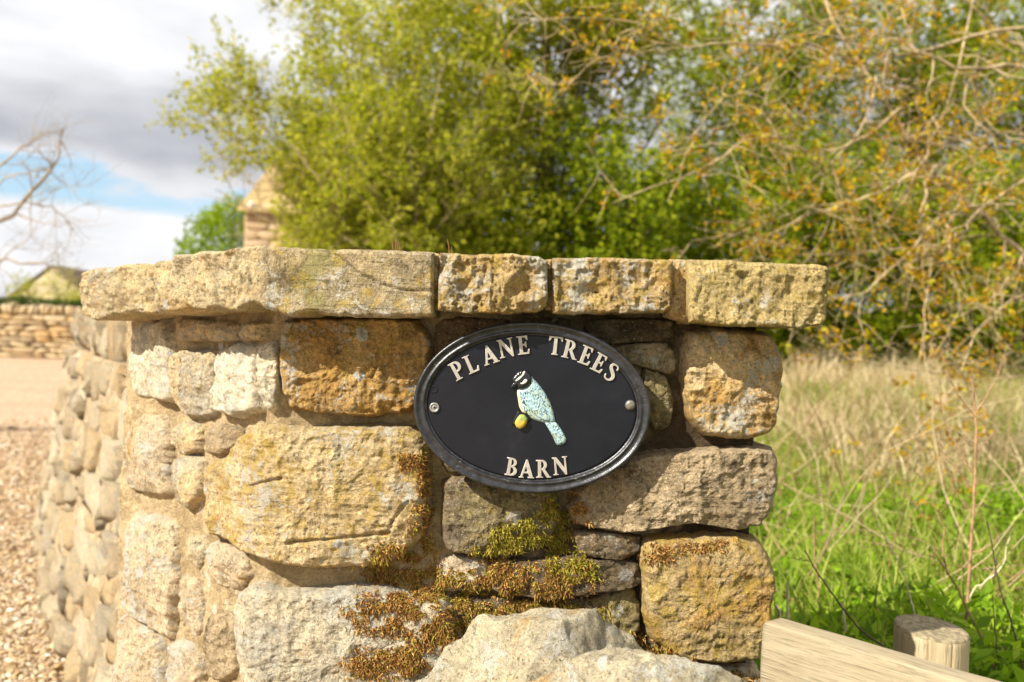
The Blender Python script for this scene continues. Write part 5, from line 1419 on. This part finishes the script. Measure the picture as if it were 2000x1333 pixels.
V, F = leaves(cl, .032, rs_, None, .2, .55); o = add_mesh('buds', V, [F], M['leaf_bronze'], False, root); o['kind'] = 'stuff'; o['label'] = 'bronze and yellow young leaf clusters'
print('oak twigs', len(tb), 'leaves', len(cl))

# bare tree at the left edge
limbs = [[A(*p) for p in l] for l in ([(-330,660,8.6),(-160,540,8.5),(0,415,8.4),(60,350,8.4),(105,290,8.4),(122,252,8.4)], [(-260,560,8.6),(-120,500,8.5),(0,395,8.4),(48,315,8.4),(80,268,8.4)],
          [(-300,560,8.4),(-60,500,8.3),(60,497,8.2),(110,510,8.2),(150,545,8.2)], [(-300,520,8.6),(-50,440,8.5),(60,432,8.4),(110,440,8.4),(150,462,8.4)], [(-100,470,8.5),(20,370,8.4),(90,362,8.4),(150,380,8.4)], [(-200,600,8.5),(-40,520,8.4),(40,470,8.4),(70,440,8.4)],
          [(-300,570,8.6),(-330,300,8.7),(-290,50,8.8),(-330,-200,8.9)], [(-310,500,8.6),(-450,250,8.9),(-520,0,9.2)], [(-320,380,8.7),(-210,200,8.9),(-150,20,9.1)], [(-325,330,8.7),(-400,120,8.3),(-420,-80,8.1)])]
tree('bare_tree', 'bare pale branches of a leafless tree reaching in from the left edge over the drive', 'tree', None, limbs, 41, M['bark_dead'], None, .03,
     r0=.018, limb_r=[.030, .020, .014, .012, .010, .010, .070, .035, .03, .03], L1=.5, n1=4.5, L2=.3, n2=4, lpt=1, wander=.22, up=.05, start=.45, trunk=[[(A(-420, 700, 8.6)[0], 8.6, 0.0), A(-330, 660, 8.6), A(-300, 560, 8.6)]], trunk_r=.13)


def crown_blob(name, label, cat, c, rad, n, lsize, leafm, seed, trunk_to=None, group=None, shell=.55, bark=None, tz=0.0):
    rs = np.random.RandomState(seed); root = empty(name, label, cat, group)
    d = rs.normal(0, 1, (n, 3)); d /= np.linalg.norm(d, axis=1, keepdims=True)
    r = (shell + (1 - shell) * rs.rand(n) ** .6); lump = 1 + .22 * fbm(d * 2.6 + seed, seed, 3)
    P = np.array(c) + d * (r * lump)[:, None] * np.array(rad)
    keep = (P[:, 2] > tz) & (fbm(P * (2.2 / max(rad)) * 1.6, seed + 3, 2) > -.28); P = P[keep]
    V, F = leaves(P, lsize, rs, None, .6, .7); o = add_mesh('crown', V, [F], leafm, False, root); o['kind'] = 'stuff'
    ls = []
    for k in range(9):
        e = np.array(c) + rs.normal(0, .45, 3) * np.array(rad); ls.append(([(c[0], c[1], c[2] - rad[2] * .9), (np.array(c) * .5 + e * .5), e], rad[0] * .025, rad[0] * .008))
    V, F = tubes([((c[0], c[1], tz - .1), (c[0], c[1], c[2] - rad[2] * .9 + .01)) and ([(c[0], c[1], tz - .1), (c[0] + .02 * rad[0], c[1], c[2] - rad[2] * .6), (c[0], c[1], c[2])], rad[0] * .06, rad[0] * .03)] + ls, 7)
    add_mesh('trunk', V, F, bark or M['bark_grey'], True, root); return root


c = at(455, 500, 38); crown_blob('sycamore_tree', 'dense bright green sycamore dome between the open sky and the barn', 'tree', (c[0], 38, c[2] - .5), (2.05, 2.0, 2.75), 16000, .16, M['leaf_syc'], 71, shell=.6)
c = at(118, 556, 60); crown_blob('garden_shrub', 'hazy yellow green shrub standing before the gable of the distant house', 'shrub', (c[0], 60, c[2] - .6), (1.3, 1.0, 2.0), 700, .22, M['leaf_pale'], 72, shell=.2)
c = at(45, 570, 64); crown_blob('garden_tree', 'thin pale tree left of the distant gable', 'tree', (c[0], 64, c[2] - .2), (1.1, 1.0, 1.5), 900, .2, M['leaf_pale'], 73, shell=.1)
c = at(150, 585, 58); crown_blob('garden_shrub', 'low green shrub at the right foot of the distant gable', 'shrub', (c[0], 58, c[2] - .4), (1.1, .9, 1.1), 1200, .2, M['leaf_pale'], 74, shell=.2)


def hedge():
    rs = np.random.RandomState(77); root = empty('clipped_hedge', 'long dark green clipped hedge along the top of the distant wall', 'hedge')
    k = 22000; x = rs.uniform(-18, -4, k); y = 27.75 + rs.uniform(0, 1.1, k); z = 1.62 + .05 * fbm(np.stack([x * 2, y, y * 0], 1), 4, 3) - rs.rand(k) ** 2 * 1.4
    V, F = leaves(np.stack([x, y, z], 1), .075, rs, None, .7, .7); o = add_mesh('foliage', V, [F], M['leaf_dark'], False, root); o['kind'] = 'stuff'
    V = []
    for xx in (-18, -4):
        for yy, zz in ((27.9, 0), (27.9, 1.5), (28.7, 1.5), (28.7, 0)): V.append((xx, yy, zz))
    add_mesh('hedge_core', V, [np.array([(0, 1, 2, 3), (4, 7, 6, 5), (0, 4, 5, 1), (1, 5, 6, 2), (2, 6, 7, 3), (3, 7, 4, 0)])], M['leaf_core'], False, root)


M['leaf_core'] = flat_mat('dark_twiggy_core', (0.02, 0.03, 0.01), .95, .1, .4, 8)
hedge()

# ------------------------------------------------------------------ buildings
M['house_wall'] = stone_mat('distant_house_stone', (0.62, 0.50, 0.30), (0.52, 0.40, 0.24), .2, .1, .2, .1, scale=.06)
M['roof'] = flat_mat('brown_stone_slate', (0.17, 0.12, 0.085), .9, .15, .3, 3, .02)
M['roof_tan'] = flat_mat('mossy_tan_stone_slate', (0.40, 0.29, 0.13), .9, .15, .35, 3, .02)
M['whitewood'] = flat_mat('white_paintwork', (0.80, 0.79, 0.75), .5, .4)
M['dark_glass'] = flat_mat('dark_window_glass', (0.03, 0.04, 0.05), .1, .6)


def box(name, x0, x1, y0, y1, z0, z1, mat, parent):
    V = [(x, y, z) for z in (z0, z1) for x, y in ((x0, y0), (x1, y0), (x1, y1), (x0, y1))]
    return add_mesh(name, V, [np.array([(0, 3, 2, 1), (4, 5, 6, 7), (0, 1, 5, 4), (1, 2, 6, 5), (2, 3, 7, 6), (3, 0, 4, 7)])], mat, False, parent)


def prism_x(name, x0, x1, prof, mat, parent):
    """profile in (y,z) run along x"""
    n = len(prof); V = [(x0, y, z) for y, z in prof] + [(x1, y, z) for y, z in prof]
    return add_mesh(name, V, [np.array([[i, i + n, (i + 1) % n + n, (i + 1) % n] for i in range(n)]), np.array([list(range(n))]), np.array([list(range(2 * n - 1, n - 1, -1))])], mat, False, parent)


def prism_y(name, y0, y1, prof, mat, parent):
    n = len(prof); V = [(x, y0, z) for x, z in prof] + [(x, y1, z) for x, z in prof]
    return add_mesh(name, V, [np.array([[i, (i + 1) % n, (i + 1) % n + n, i + n] for i in range(n)]), np.array([list(range(n - 1, -1, -1))]), np.array([list(range(n, 2 * n))])], mat, False, parent)


def far_house():
    h = empty('stone_house', 'distant pale stone house showing a pointed gable over the hedge at far left', 'house'); Y = 90.0
    ap = at(100, 521, Y); le = at(2, 592, Y); hw = ap[0] - le[0]; ez = le[2]; az = ap[2]; x0, x1 = ap[0] - hw, ap[0] + hw
    prism_y('gable_wall', Y, Y + 9, [(x0 + .15, 0), (x1 - .15, 0), (x1 - .15, ez), (ap[0], az - .15), (x0 + .15, ez)], M['house_wall'], h)
    s = (az - ez) / hw
    for sg in (-1, 1):
        a = (ap[0], az); b = (ap[0] + sg * (hw + .25), ez - s * .25); prof = [a, b, (b[0], b[1] + .16), (a[0], a[1] + .16)]
        prism_y('roof', Y - .15, Y + 9.2, prof if sg > 0 else prof[::-1], M['roof'], h)
    # wing running right
    r = at(125, 532, Y + 4)[2]; e = at(150, 566, Y + 2)[2]
    prism_x('wing_wall', x1 - .6, x1 + 16, [(Y + 2, 0), (Y + 8, 0), (Y + 8, e), (Y + 5, r - .2), (Y + 2, e)], M['house_wall'], h)
    prism_x('roof', ap[0] + .9, x1 + 16.3, [(Y + 1.7, e - .25), (Y + 5, r), (Y + 8.3, e - .25), (Y + 8.3, e - .05), (Y + 5, r + .2), (Y + 1.7, e - .05)], M['roof'], h)
    for dx in (3, 8, 12):
        w = box('window', x1 + dx, x1 + dx + 1.2, Y + 1.93, Y + 1.99, 1.2, 2.3, M['whitewood'], h); box('pane', x1 + dx + .1, x1 + dx + 1.1, Y + 1.90, Y + 1.925, 1.3, 2.2, M['dark_glass'], w)


far_house()


def barn():
    h = empty('stone_barn', 'tall stone barn end with tan slate roof peeping out left of the willow', 'barn'); Y = 24.0
    tl = at(486, 322, Y + 3); el = at(479, 402, Y); bl = at(470, 500, Y)
    x0 = el[0]; ez = el[2]; rz = tl[2]; x1 = x0 + 5.2
    prism_x('wall', x0, x1, [(Y, 0), (Y + 6, 0), (Y + 6, ez), (Y + 3, rz - .12), (Y, ez)], M['barn_wall'], h)
    # slates course by course
    n = 13
    for k in range(n):
        f0, f1 = k / n, (k + 1.25) / n; ya, yb = Y - .25 + 3.25 * f0, Y - .25 + 3.25 * min(f1, 1.0); za, zb = ez - .2 + (rz - ez + .2) * f0, ez - .2 + (rz - ez + .2) * min(f1, 1.0)
        prism_x('slate_course', x0 - .12, x1 + .12, [(ya, za + .045), (yb, zb + .02), (yb, zb + .06), (ya, za + .10)], M['roof_tan'], h)
    prism_x('roof', x0 - .1, x1 + .1, [(Y + 3, rz), (Y + 6.25, ez - .2), (Y + 6.25, ez - .1), (Y + 3, rz + .1)], M['roof_tan'], h)
    rs = random.Random(12); protos = block_protos('stone', M['barnstone'], 5, 2, .1, .03)
    z = 1.4
    while z < ez - .12:
        hh = rs.uniform(.16, .26); x = x0 + .01
        while x < x0 + 1.7:
            ln = rs.uniform(.3, .7); put('stone', rs.choice(protos), (x + ln / 2, Y - .005, z + hh / 2), (1, 0), (ln * .97, .12, hh * .94), h); x += ln
        z += hh
    lp = at(488, 399, Y - .25); import bmesh
    bm = bmesh.new(); bmesh.ops.create_uvsphere(bm, u_segments=16, v_segments=10, radius=.075); me = bpy.data.meshes.new('lamp'); bm.to_mesh(me); bm.free(); me.materials.append(M['whitewood'])
    o = bpy.data.objects.new('lamp', me); COL.objects.link(o); o.parent = h; o.location = (lp[0], Y - .16, lp[2]); o.scale = (1, .8, 1.2); o['label'] = 'small white lamp on the barn wall'


M['barn_wall'] = flat_mat('pointed_barn_wall', (0.50, 0.38, 0.24), .95, .1, .2, 4, .01)
M['barnstone'] = stone_mat('barn_stone', (0.58, 0.44, 0.28), (0.48, 0.36, 0.22), .25, .15, .2, .1, tint_random=.5, scale=.2)
barn()

# ------------------------------------------------------------------ meadow plants
def blades(P, H, rs, lean=.35, w=.004, droop=.3, leandir=None):
    k = len(P); d = rs.normal(0, lean, (k, 2)); 
    if leandir is not None: d += np.array(leandir)
    tip = np.stack([d[:, 0], d[:, 1], np.ones(k)], 1); tip /= np.linalg.norm(tip, axis=1, keepdims=True)
    s = np.stack([rs.normal(0, 1, k), rs.normal(0, .4, k), np.zeros(k)], 1); s /= np.linalg.norm(s, axis=1, keepdims=True); H = H[:, None]; w = (w * rs.uniform(.6, 1.4, k))[:, None]
    m = P + tip * H * .55; e = P + tip * H + np.stack([d[:, 0], d[:, 1], -np.abs(d[:, 0]) - .2], 1) * H * droop
    V = np.stack([P - s * w, P + s * w, m + s * w * .8, m - s * w * .8, e], 1); b = np.arange(k)[:, None] * 5
    return V.reshape(-1, 3), b + np.array([[0, 1, 2, 3]]), b + np.array([[3, 2, 4]])


def scatter(rs, k, y0, y1, a0=.16, a1=.62, p=1.0):
    y = (y0 ** (p + 1) + rs.rand(k) * (y1 ** (p + 1) - y0 ** (p + 1))) ** (1 / (p + 1)); x = rs.uniform(a0, a1, k) * y
    return x, y


def meadow():
    rs = np.random.RandomState(88)
    # bright leafy ground cover near the fence
    x, y = scatter(rs, 38000, 1.6, 6.0); cl = fbm(np.stack([x * 2.2, y * 2.2, x * 0], 1), 5, 3); keep = (cl > -.25) & (rs.rand(len(x)) < 1.15 - sstep(3.8, 5.8, y)); x, y, cl = x[keep], y[keep], cl[keep]
    hgt = (.10 + .20 * np.clip(cl + .3, 0, 1)) * rs.uniform(.2, 1.0, len(x)) ** .6
    V, F = leaves(np.stack([x, y, gz(x, y) + hgt], 1), .046, rs, None, .6, .40)
    o = tag(add_mesh('undergrowth', V, [F], M['cover'], False), 'bright green leafy ground cover behind the wooden fence', 'ground cover', kind='stuff')
    x, y = scatter(rs, 36000, 1.9, 9.5, p=.8); V, Q, T = blades(np.stack([x, y, gz(x, y)], 1), rs.uniform(.12, .36, len(x)), rs, .45, .0042)
    tag(add_mesh('grass', V, [Q, T], M['grass'], False), 'fresh green grass blades growing up through the meadow', 'grass', kind='stuff')
    x, y = scatter(rs, 16000, 1.6, 13.0, .60, 1.15, .9); V, Q, T = blades(np.stack([x, y, gz(x, y)], 1), rs.uniform(.15, .45, len(x)), rs, .5, .007)
    tag(add_mesh('grass', V, [Q, T], M['grass_far'], False), 'rough mixed grass running on beyond the right of the meadow', 'grass', kind='stuff')
    x, y = scatter(rs, 12000, 2.4, 13.0, -.06, .17, .9); V, Q, T = blades(np.stack([x, y, gz(x, y)], 1), rs.uniform(.15, .40, len(x)), rs, .5, .007)
    tag(add_mesh('grass', V, [Q, T], M['grass_far'], False), 'rough mixed grass directly behind the pier', 'grass', kind='stuff')
    x, y = scatter(rs, 26000, 8.0, 14.5, p=.8); V, Q, T = blades(np.stack([x, y, gz(x, y)], 1), rs.uniform(.12, .32, len(x)), rs, .4, .007)
    tag(add_mesh('grass', V, [Q, T], M['grass_far'], False), 'yellowish green grass at the far side of the meadow below the bushes', 'grass', kind='stuff')
    x, y = scatter(rs, 22000, 3.0, 11.5, p=.6); cl = fbm(np.stack([x * 1.4, y * 1.0, x * 0], 1), 15, 3); left = 1 - sstep(.30, .50, x / y) * .55; keep = (cl > -.10) & (rs.rand(len(x)) < left * sstep(3.0, 5.2, y)); x, y = x[keep], y[keep]
    V, Q, T = blades(np.stack([x, y, gz(x, y)], 1), rs.uniform(.20, .66, len(x)), rs, .62, .0046, .35)
    tag(add_mesh('dead_grass', V, [Q, T], M['straw'], False), 'pale straw coloured dead grass standing in the middle of the meadow', 'dead grass', kind='stuff')
    # long fallen and leaning straws
    ps = []
    x, y = scatter(rs, 1050, 2.2, 9.0, .22, .60)
    for i in range(len(x)):
        L = rs.uniform(.25, .85); d = np.array([rs.normal(0, .8), rs.normal(0, .4), abs(rs.normal(.5, .6))]); p = np.array([x[i], y[i], float(gz(x[i], y[i])) + rs.uniform(-.02, .16)])
        ps.append((shoot(p, d, L, 7, rs, .16, -.03), rs.uniform(.0014, .0036), .0008))
    V, F = tubes(ps, 4); tag(add_mesh('dead_grass', V, F, M['straw2'], True), 'long brown dead stalks leaning every way through the meadow', 'dead stalks', kind='stuff')


M['cover'] = leaf_mat('ground_cover_leaves', [(0, (0.10, 0.17, 0.012)), (.5, (0.22, 0.36, 0.02)), (1, (0.36, 0.48, 0.04))])
M['grass'] = leaf_mat('green_grass', [(0, (0.11, 0.17, 0.018)), (.5, (0.26, 0.34, 0.04)), (1, (0.44, 0.44, 0.12))], .4)
M['grass_far'] = leaf_mat('yellow_green_grass', [(0, (0.16, 0.20, 0.03)), (.5, (0.32, 0.36, 0.07)), (1, (0.50, 0.46, 0.16))], .4)
M['straw'] = leaf_mat('straw_blades', [(0, (0.34, 0.25, 0.12)), (.5, (0.56, 0.44, 0.25)), (1, (0.72, 0.60, 0.38))], .25, .8)
M['straw2'] = leaf_mat('brown_straws', [(0, (0.18, 0.10, 0.045)), (.4, (0.34, 0.22, 0.11)), (.8, (0.50, 0.37, 0.20)), (1, (0.60, 0.48, 0.30))], .1, .8)
meadow()

# hero stems behind the fence
def c7(x, y): return 1450 + x / 1.9236, 640 + y / 1.9236
M['stem_tan'] = flat_mat('reddish_tan_stem', (0.34, 0.20, 0.10), .75, .25, .35, 60, .0006)
M['stem_dark'] = flat_mat('dark_dead_stem', (0.10, 0.065, 0.045), .75, .25, .35, 60, .0006)
M['stem_pale'] = flat_mat('bleached_stem', (0.62, 0.50, 0.33), .75, .25, .2, 60, .0006)
stems = [
 ('tall reddish dead stem with forked side twigs, rising behind the round post', M['stem_tan'], 2.0,
  [([(838,1260),(840,1110),(850,830),(865,600),(878,450),(875,330),(865,220),(858,185)], .0040), ([(877,340),(820,262),(785,200),(752,105)], .0016), ([(876,322),(930,240),(955,180),(977,112)], .0016), ([(945,215),(950,170),(935,140)], .001),
   ([(872,470),(915,430),(942,390)], .0016), ([(866,445),(820,400),(785,370)], .0016), ([(858,600),(800,520),(765,470),(735,378)], .0018), ([(862,545),(800,420),(765,350),(745,250)], .0018), ([(852,695),(790,600),(760,540),(745,470)], .0016), ([(846,850),(905,815),(968,790)], .0018), ([(856,680),(880,660),(905,655)], .001)]),
 ('thin brown stem curving left from the base of the tall forked one', M['stem_tan'], 1.9,
  [([(985,1390),(960,1320),(905,1200),(860,1110),(820,1030),(775,940),(740,880),(715,828)], .0030), ([(770,930),(755,830),(768,760),(745,690),(718,660),(685,652)], .0016), ([(830,1040),(835,960),(825,885)], .0014)]),
 ('dark dead twig slanting up leftwards over the rail', M['stem_dark'], 1.75,
  [([(640,1290),(545,1200),(460,1130),(420,1085),(370,1020),(320,965),(270,900),(235,838)], .0024), ([(252,878),(215,868),(170,864)], .001)]),
 ('straight pale stem with dark foot just left of the round post', M['stem_pale'], 1.95, [([(690,1300),(650,1080),(620,965),(575,860),(505,738)], .0022)]),
 ('dark thin stem forking near the right edge beyond the round post', M['stem_dark'], 1.8,
  [([(1060,1330),(1035,1230),(1000,1120),(965,1010),(940,900),(930,810),(918,728)], .0022), ([(945,945),(975,880),(1005,800),(1018,748)], .0013), ([(1035,1225),(1000,1215),(975,1218)], .001), ([(940,912),(915,910),(900,912)], .0009)]),
 ('short dark upright twig between the post and the right edge', M['stem_dark'], 1.85, [([(960,1400),(955,1290),(948,1150),(940,1005)], .0017)]),
 ('bleached broken stub close against the right edge of the pier', M['stem_pale'], 1.5, [([(140,1160),(132,1090),(120,1040)], .0028)]),
 ('pale upright broken reed standing left of the rail end', M['stem_pale'], 1.9, [([(180,1250),(176,1080),(168,960)], .0042)]),
 ('pale short reed leaning behind the middle of the rail', M['stem_pale'], 1.95, [([(400,1240),(392,1150),(372,1035)], .0040)]),
 ('brown upright stem left of the dark slanting twig', M['stem_tan'], 2.3, [([(290,1300),(292,1100),(286,960),(280,860),(268,700)], .0030)]),
 ('curved bleached stalk arching over the right of the meadow', M['stem_pale'], 2.1, [([(850,1030),(900,985),(945,950),(975,900),(990,830),(1020,755)], .0020)]),
]
rs_s = np.random.RandomState(6)
for lab, mt, Y, segs in stems:
    ps = []
    for i, (pts, r) in enumerate(segs):
        P = [A(*c7(x, y), Y) for x, y in pts]
        if i == 0:
            b = np.array(P[0]); g = float(gz(b[0], b[1])); d = b - np.array(P[1]); d /= abs(d[2]) + 1e-6; 
            if b[2] > g: P.insert(0, tuple(b + d * np.clip(np.abs(d[2]), .2, 1) * (b[2] - g) * np.array([.4, .4, 1])))
        ps.append((interp_limb(P, 26, rs_s, .0012), r, r * .45))
    V, F = tubes(ps, 7); tag(add_mesh('dead_weed', V, F, mt, True), lab, 'dead weed', 'dead weeds behind the fence')
print('tris', sum(sum(len(p.vertices) - 2 for p in o.data.polygons) for o in SC.objects if o.type == 'MESH' and len(o.data.polygons) < 3e5) )
